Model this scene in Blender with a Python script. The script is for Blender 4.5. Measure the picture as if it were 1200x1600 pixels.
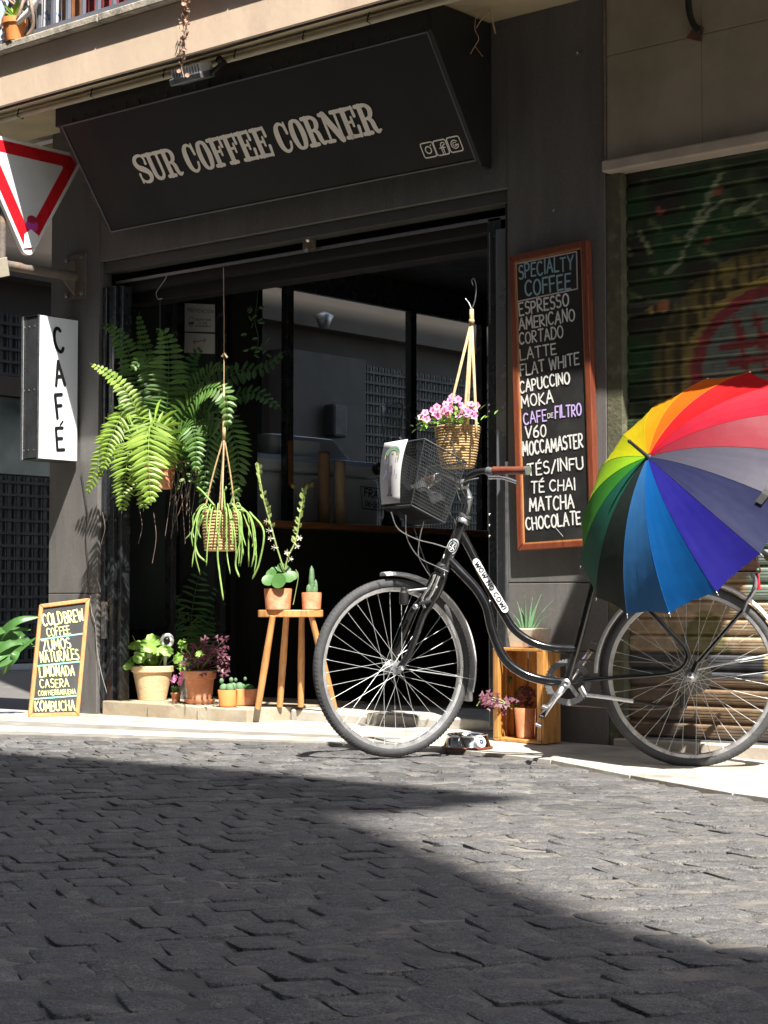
import bpy, math, random
from mathutils import Vector, Matrix
for o in list(bpy.data.objects): bpy.data.objects.remove(o)
scene = bpy.context.scene
C = scene.collection
rnd = random.Random(7)
R = math.radians

# ---------------------------------------------------------------- camera, world, sun, exposure
FPX, HZ, CX, CY = 2900.0, 945.0, 600.0, 800.0          # focal length and horizon in pixels of the 1200 x 1600 photograph
PITCH = math.atan((HZ - CY) / FPX); YAW = R(40.5)
CAM = Vector((5.0185, -6.7213, 0.604))
RT = Vector((math.cos(YAW), math.sin(YAW), 0)); FW = Vector((-math.sin(YAW), math.cos(YAW), 0)); ZZ = Vector((0, 0, 1))
WD = FW * math.cos(PITCH) + ZZ * math.sin(PITCH); UP = ZZ * math.cos(PITCH) - FW * math.sin(PITCH)
cd = bpy.data.cameras.new('camera'); cam = bpy.data.objects.new('camera', cd); C.objects.link(cam)
cam.matrix_world = Matrix(((RT.x, UP.x, -WD.x, CAM.x), (RT.y, UP.y, -WD.y, CAM.y), (RT.z, UP.z, -WD.z, CAM.z), (0, 0, 0, 1)))
cd.sensor_fit = 'HORIZONTAL'; cd.sensor_width = 36; cd.lens = FPX / 1200 * 36; cd.clip_start = .05; cd.clip_end = 500
cd.dof.use_dof = True; cd.dof.focus_distance = 7.6; cd.dof.aperture_fstop = 45
scene.camera = cam
SUN = Vector((1.6, -1.0, 2.8)).normalized()
w = bpy.data.worlds.new('World'); scene.world = w; w.use_nodes = True
nt = w.node_tree; bg = nt.nodes['Background']; sky = nt.nodes.new('ShaderNodeTexSky'); sky.sky_type = 'NISHITA'
sky.sun_disc = False; sky.sun_elevation = math.asin(SUN.z); sky.sun_rotation = math.atan2(SUN.x, SUN.y)
sky.air_density = 1.0; sky.dust_density = 1.2
hsn = nt.nodes.new('ShaderNodeHueSaturation'); hsn.inputs['Saturation'].default_value = .62; nt.links.new(sky.outputs[0], hsn.inputs['Color']); nt.links.new(hsn.outputs[0], bg.inputs[0]); bg.inputs[1].default_value = .115
sl = bpy.data.lights.new('sun', 'SUN'); sl.energy = 5.0; sl.angle = R(.53); sl.color = (1, .95, .87)
so = bpy.data.objects.new('sun', sl); C.objects.link(so); so.rotation_euler = SUN.to_track_quat('Z', 'Y').to_euler(); so.location = (8, -6, 14)
scene.view_settings.view_transform = 'Standard'; scene.view_settings.look = 'None'; scene.view_settings.gamma = 1
scene.view_settings.exposure = 1.55; scene.view_settings.use_curve_mapping = False

def ray(x, y): return WD * FPX + RT * (x - CX) - UP * (y - CY)
def aty(x, y, Y=0.0):
    d = ray(x, y); return CAM + d * ((Y - CAM.y) / d.y)
def atx(x, y, X):
    d = ray(x, y); return CAM + d * ((X - CAM.x) / d.x)
def atz(x, y, z=0.0):
    d = ray(x, y); return CAM + d * ((z - CAM.z) / d.z)

# ---------------------------------------------------------------- helpers
def lin(c):
    return tuple(((v / 255) / 12.92 if v / 255 <= .04045 else ((v / 255 + .055) / 1.055) ** 2.4) for v in c)
def mat(name, col, rough=.6, metal=0, var=.15, scale=6, bump=.0, bscale=60, col2=None, amt=.5, spec=.5, coat=0, trans=0, sub=0, isl=0, pos=False, attr=None, stretch=None, sheen=0, c2scale=None, edge=.08, speck=0):
    m = bpy.data.materials.new(name); m.use_nodes = True; t = m.node_tree; n = t.nodes; L = t.links.new
    b = n['Principled BSDF']; b.inputs['Roughness'].default_value = rough; b.inputs['Metallic'].default_value = metal
    b.inputs['Specular IOR Level'].default_value = spec; b.inputs['Coat Weight'].default_value = coat; b.inputs['Coat Roughness'].default_value = .12
    if trans: b.inputs['Transmission Weight'].default_value = trans
    if sheen: b.inputs['Sheen Weight'].default_value = sheen
    if pos:
        co = n.new('ShaderNodeNewGeometry'); out = co.outputs['Position']
    else:
        co = n.new('ShaderNodeTexCoord'); out = co.outputs['Object']
    if stretch:
        mp = n.new('ShaderNodeMapping'); mp.inputs['Scale'].default_value = stretch; L(out, mp.inputs[0]); out = mp.outputs[0]
    nz = n.new('ShaderNodeTexNoise'); nz.inputs['Scale'].default_value = scale; nz.inputs['Detail'].default_value = 8; nz.inputs['Roughness'].default_value = .62
    L(out, nz.inputs['Vector'])
    if attr:
        at = n.new('ShaderNodeAttribute'); at.attribute_name = attr; base = at.outputs['Color']
    else:
        rgb = n.new('ShaderNodeRGB'); rgb.outputs[0].default_value = (*col, 1); base = rgb.outputs[0]
    if col2:
        n2 = n.new('ShaderNodeTexNoise'); n2.inputs['Scale'].default_value = c2scale or scale * .5; n2.inputs['Detail'].default_value = 10; n2.inputs['Roughness'].default_value = .65
        L(out, n2.inputs['Vector']); mr0 = n.new('ShaderNodeMapRange'); mr0.inputs[1].default_value = 1 - amt - edge; mr0.inputs[2].default_value = 1 - amt + edge
        L(n2.outputs[0], mr0.inputs[0]); mx = n.new('ShaderNodeMix'); mx.data_type = 'RGBA'; L(mr0.outputs[0], mx.inputs[0]); L(base, mx.inputs[6]); mx.inputs[7].default_value = (*col2, 1); base = mx.outputs[2]
    hs = n.new('ShaderNodeHueSaturation'); L(base, hs.inputs['Color'])
    mr = n.new('ShaderNodeMapRange'); mr.inputs[1].default_value = .3; mr.inputs[2].default_value = .7; mr.inputs[3].default_value = 1 - var; mr.inputs[4].default_value = 1 + var
    L(nz.outputs[0], mr.inputs[0]); val = mr.outputs[0]
    if isl:
        g = n.new('ShaderNodeNewGeometry'); m2 = n.new('ShaderNodeMapRange'); m2.inputs[3].default_value = 1 - isl; m2.inputs[4].default_value = 1 + isl
        L(g.outputs['Random Per Island'], m2.inputs[0]); mm = n.new('ShaderNodeMath'); mm.operation = 'MULTIPLY'; L(val, mm.inputs[0]); L(m2.outputs[0], mm.inputs[1]); val = mm.outputs[0]
    L(val, hs.inputs['Value']); L(hs.outputs[0], b.inputs['Base Color'])
    if speck:
        n3 = n.new('ShaderNodeTexNoise'); n3.inputs['Scale'].default_value = 260; n3.inputs['Detail'].default_value = 3; L(out, n3.inputs['Vector'])
        m3 = n.new('ShaderNodeMapRange'); m3.inputs[1].default_value = .42; m3.inputs[2].default_value = .66; m3.inputs[3].default_value = 1 - speck * .5; m3.inputs[4].default_value = 1 + speck * 1.6; L(n3.outputs[0], m3.inputs[0])
        m4 = n.new('ShaderNodeMath'); m4.operation = 'MULTIPLY'; L(val, m4.inputs[0]); L(m3.outputs[0], m4.inputs[1]); L(m4.outputs[0], hs.inputs['Value'])
    rr = n.new('ShaderNodeMapRange'); rr.inputs[1].default_value = .3; rr.inputs[2].default_value = .7; rr.inputs[3].default_value = max(.02, rough - .1); rr.inputs[4].default_value = min(1, rough + .1)
    L(nz.outputs[0], rr.inputs[0]); L(rr.outputs[0], b.inputs['Roughness'])
    if bump:
        nb = n.new('ShaderNodeTexNoise'); nb.inputs['Scale'].default_value = bscale; nb.inputs['Detail'].default_value = 6; L(out, nb.inputs['Vector'])
        bp = n.new('ShaderNodeBump'); bp.inputs['Strength'].default_value = min(1, bump); bp.inputs['Distance'].default_value = .003 if bump <= 1 else .003 * bump
        L(nb.outputs[0], bp.inputs['Height']); L(bp.outputs[0], b.inputs['Normal'])
    if sub:
        tr = n.new('ShaderNodeBsdfTranslucent'); L(hs.outputs[0], tr.inputs[0]); ms = n.new('ShaderNodeMixShader'); ms.inputs[0].default_value = sub
        L(b.outputs[0], ms.inputs[1]); L(tr.outputs[0], ms.inputs[2]); L(ms.outputs[0], n['Material Output'].inputs[0])
    return m
def glassmat(name, tint=(1, 1, 1), rough=.02, ior=1.45):
    m = bpy.data.materials.new(name); m.use_nodes = True; t = m.node_tree; n = t.nodes; n.remove(n['Principled BSDF'])
    tr = n.new('ShaderNodeBsdfTransparent'); tr.inputs[0].default_value = (*tint, 1); gl = n.new('ShaderNodeBsdfGlossy'); gl.inputs['Roughness'].default_value = rough
    fr = n.new('ShaderNodeFresnel'); fr.inputs[0].default_value = ior; ms = n.new('ShaderNodeMixShader')
    ge = n.new('ShaderNodeNewGeometry'); iv = n.new('ShaderNodeMath'); iv.operation = 'SUBTRACT'; iv.inputs[0].default_value = 1; mu = n.new('ShaderNodeMath'); mu.operation = 'MULTIPLY'
    t.links.new(ge.outputs['Backfacing'], iv.inputs[1]); t.links.new(iv.outputs[0], mu.inputs[0]); t.links.new(fr.outputs[0], mu.inputs[1]); t.links.new(mu.outputs[0], ms.inputs[0]); t.links.new(tr.outputs[0], ms.inputs[1]); t.links.new(gl.outputs[0], ms.inputs[2]); t.links.new(ms.outputs[0], n['Material Output'].inputs[0])
    return m

def cr(pts, n=6, closed=False):
    """Catmull-Rom samples through points"""
    P = [Vector(p) for p in pts]; out = []
    m = len(P)
    for i in range(m if closed else m - 1):
        a = P[(i - 1) % m] if (closed or i > 0) else P[0] * 2 - P[1]
        b = P[i]; c = P[(i + 1) % m]; d = P[(i + 2) % m] if (closed or i + 2 < m) else P[-1] * 2 - P[-2]
        for k in range(n):
            t = k / n
            out.append(.5 * ((2 * b) + (c - a) * t + (2 * a - 5 * b + 4 * c - d) * t * t + (3 * b - a - 3 * c + d) * t ** 3))
    if not closed: out.append(P[-1])
    return out

class MB:
    def __init__(s): s.v = []; s.f = []; s.c = None
    def add(s, vs, fs):
        b = len(s.v); s.v += [Vector(v) for v in vs]; s.f += [tuple(i + b for i in f) for f in fs]; return s
    def hexa(s, p):   # 8 points: bottom 4, top 4
        return s.add(p, [(3, 2, 1, 0), (4, 5, 6, 7), (0, 1, 5, 4), (1, 2, 6, 5), (2, 3, 7, 6), (3, 0, 4, 7)])
    def box(s, x0, x1, y0, y1, z0, z1):
        return s.hexa([(x0, y0, z0), (x1, y0, z0), (x1, y1, z0), (x0, y1, z0), (x0, y0, z1), (x1, y0, z1), (x1, y1, z1), (x0, y1, z1)])
    def obox(s, c, ax, ay, az, sx, sy, sz):
        c = Vector(c); ax = Vector(ax).normalized() * sx / 2; ay = Vector(ay).normalized() * sy / 2; az = Vector(az).normalized() * sz / 2
        return s.hexa([c - ax - ay - az, c + ax - ay - az, c + ax + ay - az, c - ax + ay - az, c - ax - ay + az, c + ax - ay + az, c + ax + ay + az, c - ax + ay + az])
    def bar(s, a, b, w, h, up=(0, 0, 1)):
        a = Vector(a); b = Vector(b); d = (b - a); n = Vector(up).cross(d)
        if n.length < 1e-6: n = Vector((1, 0, 0)).cross(d)
        n.normalize(); u = d.cross(n).normalized()
        return s.obox((a + b) / 2, d, n, u, d.length, w, h)
    def tube(s, pts, r, seg=8, closed=False, flat=1.0, cap=True):
        P = [Vector(p) for p in pts]; m = len(P); rr = r if isinstance(r, (list, tuple)) else [r] * m
        if len(rr) != m: rr = [rr[0] + (rr[-1] - rr[0]) * i / (m - 1) for i in range(m)]
        vs = []; fs = []; T0 = (P[1] - P[0]).normalized()
        N = T0.orthogonal().normalized() if abs(T0.z) > .95 else T0.cross(ZZ).normalized()
        for i in range(m):
            if closed: T = (P[(i + 1) % m] - P[i - 1])
            else: T = P[min(i + 1, m - 1)] - P[max(i - 1, 0)]
            if T.length < 1e-9: T = T0
            T.normalize(); N = (N - T * N.dot(T)); N.normalize(); B = T.cross(N)
            for k in range(seg):
                a = 2 * math.pi * k / seg; vs.append(P[i] + (N * math.cos(a) + B * math.sin(a) * flat) * rr[i])
        for i in range(m if closed else m - 1):
            for k in range(seg):
                a = i * seg + k; b = i * seg + (k + 1) % seg; c = ((i + 1) % m) * seg + (k + 1) % seg; d = ((i + 1) % m) * seg + k
                fs.append((a, b, c, d))
        if not closed and cap: fs.append(tuple(range(seg - 1, -1, -1))); fs.append(tuple((m - 1) * seg + k for k in range(seg)))
        return s.add(vs, fs)
    def lathe(s, prof, c=(0, 0, 0), seg=24, axis=(0, 0, 1), x=None, jit=0):
        c = Vector(c); az = Vector(axis).normalized(); ax = Vector(x) if x else az.orthogonal().normalized(); ay = az.cross(ax)
        vs = []; fs = []; m = len(prof)
        for (r, z) in prof:
            for k in range(seg):
                a = 2 * math.pi * k / seg; j = 1 + jit * math.sin(3 * a + z * 40)
                vs.append(c + az * z + (ax * math.cos(a) + ay * math.sin(a)) * r * j)
        for i in range(m - 1):
            for k in range(seg):
                fs.append((i * seg + k, i * seg + (k + 1) % seg, (i + 1) * seg + (k + 1) % seg, (i + 1) * seg + k))
        if prof[0][0] > 1e-4: fs.append(tuple(range(seg - 1, -1, -1)))
        if prof[-1][0] > 1e-4: fs.append(tuple((m - 1) * seg + k for k in range(seg)))
        return s.add(vs, fs)
    def ball(s, c, r, seg=8, rings=6, sc=(1, 1, 1)):
        c = Vector(c); vs = [c + Vector((0, 0, -r * sc[2]))]; fs = []
        for i in range(1, rings):
            a = -math.pi / 2 + math.pi * i / rings
            for k in range(seg):
                b = 2 * math.pi * k / seg; vs.append(c + Vector((r * math.cos(a) * math.cos(b) * sc[0], r * math.cos(a) * math.sin(b) * sc[1], r * math.sin(a) * sc[2])))
        vs.append(c + Vector((0, 0, r * sc[2])))
        for k in range(seg): fs.append((0, 1 + (k + 1) % seg, 1 + k))
        for i in range(rings - 2):
            for k in range(seg): fs.append((1 + i * seg + k, 1 + i * seg + (k + 1) % seg, 1 + (i + 1) * seg + (k + 1) % seg, 1 + (i + 1) * seg + k))
        t = len(vs) - 1; b0 = 1 + (rings - 2) * seg
        for k in range(seg): fs.append((b0 + k, b0 + (k + 1) % seg, t))
        return s.add(vs, fs)
    def prism(s, poly, d):   # poly: list of 3D points, d: extrusion vector
        n = len(poly); d = Vector(d); P = [Vector(p) for p in poly]
        return s.add(P + [p + d for p in P], [tuple(range(n - 1, -1, -1)), tuple(range(n, 2 * n))] + [(i, (i + 1) % n, n + (i + 1) % n, n + i) for i in range(n)])
    def leaf(s, a, tip, side, w, fold=.25, sag=0, n=3, nrm=None):
        """a pointed leaf with a folded midrib"""
        a = Vector(a); tip = Vector(tip); side = Vector(side).normalized(); d = tip - a; nn = (Vector(nrm) if nrm else d.cross(side)).normalized()
        vs = []; fs = []
        for i in range(n + 1):
            t = i / n; wd = w * (math.sin(math.pi * min(1, t * .9 + .08)) ** .8) * (1 if i < n else .05)
            c = a + d * t - ZZ * sag * t * t
            vs += [c + side * wd / 2 + nn * wd * fold, c, c - side * wd / 2 + nn * wd * fold]
        for i in range(n):
            b = i * 3; fs += [(b, b + 1, b + 4, b + 3), (b + 1, b + 2, b + 5, b + 4)]
        return s.add(vs, fs)
    def disc(s, c, nrm, r, n=9, scal=.0, cup=.15, a0=0):
        c = Vector(c); nz = Vector(nrm).normalized(); ax = nz.orthogonal().normalized(); ay = nz.cross(ax); vs = [c]; fs = []
        for k in range(n):
            a = a0 + 2 * math.pi * k / n; rr = r * (1 + scal * (1 if k % 2 else -1)); vs.append(c + (ax * math.cos(a) + ay * math.sin(a)) * rr + nz * r * cup)
        for k in range(n): fs.append((0, 1 + k, 1 + (k + 1) % n))
        return s.add(vs, fs)
    def ribbon(s, pts, w, o, ex, ey, off, round_=True):
        """flat stroke: 2D points mapped o + ex*x + ey*y, raised by off"""
        P = [Vector((p[0], p[1])) for p in pts]; m = len(P); ww = w if isinstance(w, (list, tuple)) else [w] * m
        closed = (P[0] - P[-1]).length < 1e-6 and m > 3
        Lf = []; Rt = []
        for i in range(m):
            if closed: T = P[(i + 1) % (m - 1)] - P[(i - 1) % (m - 1)] if i not in (0, m - 1) else P[1] - P[m - 2]
            else: T = P[min(i + 1, m - 1)] - P[max(i - 1, 0)]
            T.normalize(); N = Vector((-T.y, T.x)); k = 1.0
            if 0 < i < m - 1:
                t1 = (P[i] - P[i - 1]).normalized(); k = 1 / max(.55, N.dot(Vector((-t1.y, t1.x))))
            Lf.append(P[i] + N * ww[i] / 2 * k); Rt.append(P[i] - N * ww[i] / 2 * k)
        def M(p): return o + ex * p.x + ey * p.y + off
        vs = [M(p) for p in Lf] + [M(p) for p in Rt]; fs = [(i, m + i, m + i + 1, i + 1) for i in range(m - 1)]
        if round_ and not closed:
            for (e, q) in ((0, 1), (m - 1, m - 2)):
                d = (P[e] - P[q]).normalized(); nn = Vector((-d.y, d.x)); h = ww[e] / 2; idx = len(vs); arc = []
                for a in (-90, -45, 0, 45, 90): arc.append(M(P[e] + (d * math.cos(R(a)) + nn * math.sin(R(a))) * h))
                vs += arc; fs.append(tuple(range(idx, idx + 5)))
        return s.add(vs, fs)
    def build(s, name, m=None, parent=None, smooth=False, loc=None, world=True, bevel=0, kind=None, auto=None):
        me = bpy.data.meshes.new(name)
        org = Vector((0, 0, 0))
        if parent is not None and world: org = parent.get('_o') and Vector(parent['_o']) or Vector((0, 0, 0))
        if loc is not None: org = Vector(loc)
        me.from_pydata([tuple(v - org) for v in s.v], [], s.f); me.validate(); me.update()
        o = bpy.data.objects.new(name, me); C.objects.link(o)
        if m: me.materials.append(m)
        if smooth:
            me.polygons.foreach_set('use_smooth', [True] * len(me.polygons))
            if auto: me.set_sharp_from_angle(angle=R(auto))
        if parent is not None:
            o.parent = parent
            if world: o['_o'] = list(org)
        if loc is not None: o.location = loc; o['_o'] = list(org)
        if bevel:
            bm = o.modifiers.new('bevel', 'BEVEL'); bm.width = bevel; bm.segments = 2; bm.limit_method = 'ANGLE'; bm.angle_limit = R(40)
        if kind: o['kind'] = kind
        return o

def thing(name, label, cat, loc, rz=0, group=None, rot=None):
    o = bpy.data.objects.new(name, None); C.objects.link(o); o.location = loc; o.rotation_euler = (0, 0, rz); o.empty_display_size = .1
    o['label'] = label; o['category'] = cat; o['_o'] = list(loc)
    if rz: o['_o'] = [0, 0, 0]
    if group: o['group'] = group
    return o
def tag(o, label, cat, group=None):
    o['label'] = label; o['category'] = cat
    if group: o['group'] = group
    return o
def sm(t): t = max(0, min(1, t)); return t * t * (3 - 2 * t)
def g(x, y): return -.030 * sm((x - .4) / 1.1) * sm((y + 2.2) / 1.2)     # the ground falls a little to the right near the wall

# ---------------------------------------------------------------- materials
M = {}
M['sett'] = mat('granite sett', (.077, .075, .076), .8, var=.36, scale=45, bump=3.0, bscale=120, speck=.5, col2=(.122, .115, .102), amt=.42, isl=.34, pos=True, c2scale=9)
M['mortar'] = mat('sandy joint', (.21, .19, .16), .95, var=.3, scale=14, bump=1.5, bscale=150, col2=(.08, .075, .07), amt=.56, pos=True, c2scale=3.5)
M['road'] = mat('road bed', (.1, .095, .09), .9, var=.2, scale=5, bump=1, pos=True)
M['slab'] = mat('pale marble slab', (.40, .375, .33), .6, var=.2, scale=3, bump=.4, bscale=40, col2=(.25, .23, .20), amt=.42, pos=True, c2scale=4, isl=.06)
M['slabg'] = mat('grey slab', (.19, .18, .165), .7, var=.25, scale=9, bump=.9, bscale=60, col2=(.28, .26, .23), amt=.4, pos=True, c2scale=6, isl=.1)
M['step'] = mat('stone step', (.32, .26, .18), .7, var=.2, scale=6, bump=.6, bscale=50, col2=(.36, .32, .25), amt=.45, c2scale=5)
M['floor'] = mat('shop floor', (.30, .24, .19), .5, var=.2, scale=3, bump=.2, pos=True)
M['wall'] = mat('dark grey painted wall', (.116, .111, .106), .62, var=.16, scale=7, bump=.5, bscale=40, col2=(.095, .09, .086), amt=.42, pos=True, stretch=(1, 1, .22), c2scale=9, edge=.14, speck=.12)
M['wallup'] = mat('charcoal painted lintel', (.028, .028, .026), .55, var=.12, scale=2.2, bump=.3, bscale=30, pos=True)
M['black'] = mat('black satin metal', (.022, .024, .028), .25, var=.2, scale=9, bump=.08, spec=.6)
M['blackdull'] = mat('black dull metal', (.009, .009, .009), .6, var=.2, scale=9, bump=.2)
M['sign'] = mat('black sign board', (.007, .007, .008), .6, var=.15, spec=.3, scale=3, bump=.05)
M['signtext'] = mat('cream lettering', (.82, .77, .71), .5, var=.06, scale=9)
M['steel'] = mat('galvanised steel', (.30, .31, .32), .4, metal=.8, var=.2, scale=30, bump=.1)
M['silver'] = mat('polished aluminium', (.72, .72, .73), .25, metal=.95, var=.1, scale=30, bump=.05)
M['rimm'] = mat('brushed rim', (.62, .62, .62), .32, metal=.85, var=.1, scale=30)
M['fascia'] = mat('beige rendered fascia', (.60, .47, .35), .8, var=.07, scale=3, bump=.5, bscale=30, col2=(.52, .39, .29), amt=.38, c2scale=2.5, stretch=(1, 1, .5))
M['lip'] = mat('weathered stone lip', (.36, .32, .26), .85, var=.3, scale=14, bump=1.2, bscale=60, col2=(.15, .14, .12), amt=.4, c2scale=8)
M['soffit'] = mat('ochre soffit', (.42, .35, .22), .8, var=.15, scale=4, bump=.4)
M['pipe'] = mat('painted pipe', (.44, .40, .30), .6, var=.15, scale=10, bump=.2)
M['panel'] = mat('beige stone cladding', (.31, .275, .215), .7, var=.12, scale=2.5, bump=.4, bscale=25, col2=(.24, .215, .155), amt=.45, c2scale=1.8, pos=True)
M['ledge'] = mat('pale ledge', (.40, .35, .29), .7, var=.15, scale=8, bump=.4)
M['shutpost'] = mat('mossy post', (.085, .085, .05), .85, var=.3, scale=22, bump=1, bscale=70, col2=(.13, .12, .08), amt=.4)
M['shutter'] = mat('painted shutter', (.1, .1, .1), .5, var=.2, scale=20, bump=.25, attr='paint', metal=.0)
M['terra'] = mat('terracotta', (.50, .19, .085), .75, var=.15, scale=18, bump=.5, bscale=80, col2=(.60, .36, .24), amt=.40, c2scale=14, edge=.12)
M['terra2'] = mat('bright terracotta', (.62, .22, .06), .7, var=.1, scale=18, bump=.3)
M['terrabeige'] = mat('sun bleached clay', (.62, .45, .26), .8, var=.12, scale=12, bump=.6, bscale=50, col2=(.5, .33, .18), amt=.38, stretch=(1, 1, 3), c2scale=8)
M['soil'] = mat('soil', (.035, .025, .018), .95, var=.4, scale=60, bump=1.5)
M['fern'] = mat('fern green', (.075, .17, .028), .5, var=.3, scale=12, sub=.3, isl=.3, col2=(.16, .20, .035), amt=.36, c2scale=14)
M['fern2'] = mat('fern yellow green', (.20, .32, .04), .5, var=.3, scale=12, sub=.3, isl=.3, col2=(.36, .34, .07), amt=.34, c2scale=16)  # paler copy of the fern green, coloured for the sunlit fronds
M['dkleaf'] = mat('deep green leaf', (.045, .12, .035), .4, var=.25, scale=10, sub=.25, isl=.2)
M['palm'] = mat('palm green', (.05, .13, .04), .45, var=.25, scale=10, sub=.25, isl=.2)
M['geran'] = mat('geranium green', (.20, .36, .06), .5, var=.25, scale=14, sub=.3, isl=.35)
M['kalan'] = mat('smooth green leaf', (.07, .17, .045), .35, var=.15, scale=10, sub=.2, isl=.15)
M['stalk'] = mat('pale green stalk', (.28, .36, .12), .55, var=.2, scale=20, sub=.2, isl=.2)
M['rat'] = mat('trailing cactus green', (.20, .33, .08), .6, var=.25, scale=30, bump=.8, bscale=200, isl=.15)
M['purple'] = mat('purple leaf', (.15, .05, .075), .5, var=.3, scale=12, sub=.35, isl=.35)
M['cactus'] = mat('cactus green', (.10, .19, .09), .7, var=.2, scale=30, bump=1, bscale=150)
M['aloe'] = mat('aloe green', (.10, .20, .10), .5, var=.2, scale=14, sub=.1, isl=.2)
M['white'] = mat('white paint', (.78, .78, .78), .4, var=.04, scale=9)
M['petalw'] = mat('white petal', (.75, .74, .62), .6, var=.06, scale=20, sub=.3)
M['petalp'] = mat('pink petal', (.80, .30, .56), .6, var=.15, scale=20, sub=.3, isl=.2)
M['petalc'] = mat('dark petal centre', (.35, .02, .12), .6)
M['lightbox'] = mat('white acrylic', (.80, .82, .86), .22, var=.02, scale=3, spec=.6)
M['perspex'] = mat('smoky clear acrylic', (.035, .037, .04), .12, var=.3, scale=7, spec=.9)
M['ink'] = mat('black vinyl', (.01, .01, .012), .4)
M['inkgrey'] = mat('grey print', (.13, .13, .14), .6)
M['red'] = mat('sign red', (.58, .012, .02), .3, var=.08, scale=8)
M['signwhite'] = mat('sign white', (.66, .68, .69), .35, var=.06, scale=6)
M['wood'] = mat('pine frame', (.40, .185, .06), .5, var=.25, scale=9, bump=.3, bscale=40, stretch=(8, 8, 1), col2=(.42, .20, .07), amt=.42, c2scale=6)
M['woodh'] = mat('warm stool wood', (.50, .24, .085), .45, var=.25, scale=9, bump=.3, stretch=(4, 4, 1), col2=(.35, .16, .06), amt=.4, c2scale=7)
M['crate'] = mat('varnished crate wood', (.52, .25, .07), .4, var=.22, scale=8, bump=.3, stretch=(7, 7, 1), col2=(.36, .15, .04), amt=.42, c2scale=5)
M['mahog'] = mat('red brown frame', (.17, .045, .022), .35, var=.25, scale=9, bump=.2, stretch=(8, 8, 1), col2=(.16, .04, .02), amt=.45, c2scale=5)
M['oldwood'] = mat('old brown wood', (.14, .065, .035), .6, var=.3, scale=9, bump=.6, stretch=(1, 8, 8), col2=(.08, .035, .02), amt=.45)
M['board'] = mat('chalkboard', (.014, .014, .014), .55, var=.3, scale=5, bump=.05, col2=(.028, .028, .028), amt=.4, c2scale=4)
M['chalk'] = mat('white chalk', (.62, .62, .60), .9, var=.25, scale=120, bump=.4)
M['chalkb'] = mat('blue chalk', (.27, .42, .48), .9, var=.25, scale=120)
M['chalkv'] = mat('violet chalk', (.50, .38, .72), .9, var=.2, scale=120)
M['chalky'] = mat('yellow green chalk', (.62, .66, .28), .9, var=.3, scale=90)
M['chalkc'] = mat('turquoise chalk', (.22, .52, .46), .9, var=.2, scale=90)
M['paper'] = mat('white paper', (.62, .62, .62), .7, var=.03, scale=5)
M['bikeblack'] = mat('glossy black enamel', (.008, .008, .009), .16, var=.3, scale=20, coat=.6)
M['tyre'] = mat('rubber tyre', (.042, .043, .045), .75, var=.25, scale=30, bump=.6, bscale=120, col2=(.065, .063, .06), amt=.4)
M['chrome'] = mat('chrome', (.75, .75, .76), .12, metal=1, var=.1, scale=20)
M['spoke'] = mat('spoke steel', (.42, .44, .43), .5, metal=.35)
M['fender'] = mat('silver mudguard', (.74, .73, .72), .3, metal=.2, var=.1, scale=10)
M['grip'] = mat('brown leather grip', (.16, .045, .025), .5, var=.2, scale=30, bump=.4)
M['mesh'] = mat('black wire', (.035, .037, .04), .45, var=.1)
M['rubber'] = mat('black plastic', (.013, .013, .014), .5, var=.2, scale=10, bump=.2)
M['jute'] = mat('jute rope', (.50, .34, .16), .9, var=.25, scale=30, bump=1.5, bscale=120, col2=(.38, .24, .1), amt=.4, c2scale=25)
M['rope'] = mat('cotton cord', (.48, .34, .18), .85, var=.15, scale=40, bump=1)
M['glass'] = glassmat('window glass', (.95, .97, .97))
M['clear'] = glassmat('clear jar', (.86, .88, .88), ior=1.6)
M['darkglass'] = mat('dull reflecting glass', (.045, .055, .055), .18, var=.1, scale=3, spec=.7)
M['teal'] = mat('teal glass', (.015, .035, .035), .2, var=.1, scale=2, spec=.6)
M['machine'] = mat('pale blue grey enamel', (.80, .85, .93), .35, var=.05, scale=3)
M['machlid'] = mat('grey lid', (.55, .56, .6), .35, var=.05, scale=3)
M['skystrip'] = mat('pale blue sky reflection', (.5, .66, .95), .2, var=.05)  # colour of the sky reflected along the machine lid
M['navy'] = mat('navy print', (.03, .04, .09), .5)
M['brownp'] = mat('brown wrapping paper', (.24, .15, .09), .8, var=.2, scale=12, bump=1, bscale=20)
M['tanp'] = mat('pale wrapping paper', (.42, .33, .23), .8, var=.15, scale=12, bump=1, bscale=20)
M['bar'] = mat('brown counter wood', (.20, .085, .035), .4, var=.25, scale=8, stretch=(6, 1, 6), bump=.2)
M['rust'] = mat('rusty grey paint', (.14, .115, .095), .7, var=.25, scale=18, bump=.8, col2=(.2, .12, .07), amt=.4)
M['plaster'] = mat('far building plaster', (.05, .04, .031), .85, var=.12, scale=1.5, bump=.3, pos=True)
M['plasterb'] = mat('brown far panel', (.035, .026, .021), .8, var=.2, scale=2, pos=True)
M['grille'] = mat('dark far grille', (.009, .01, .011), .6, var=.2)
M['opp'] = mat('opposite facade', (.13, .115, .095), .85, var=.1, scale=1, pos=True)
M['oppg'] = mat('opposite window glass', (.05, .06, .07), .1, spec=.8)
M['dead'] = mat('dry vine', (.24, .18, .14), .8, var=.3, scale=20, bump=.6)
M['deadleaf'] = mat('dry reddish leaf', (.35, .20, .14), .8, var=.3, scale=20, isl=.4, sub=.2)
M['rail'] = mat('grey blue railing', (.13, .14, .17), .5, var=.15, scale=8)
M['upwall'] = mat('brown upper wall', (.16, .075, .05), .8, var=.3, scale=3)  # plain red brown, varied at random
M['cloth'] = mat('blue and white cloth', (.60, .62, .66), .8, col2=(.05, .14, .45), amt=.45, scale=10, c2scale=18, edge=.03)
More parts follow.
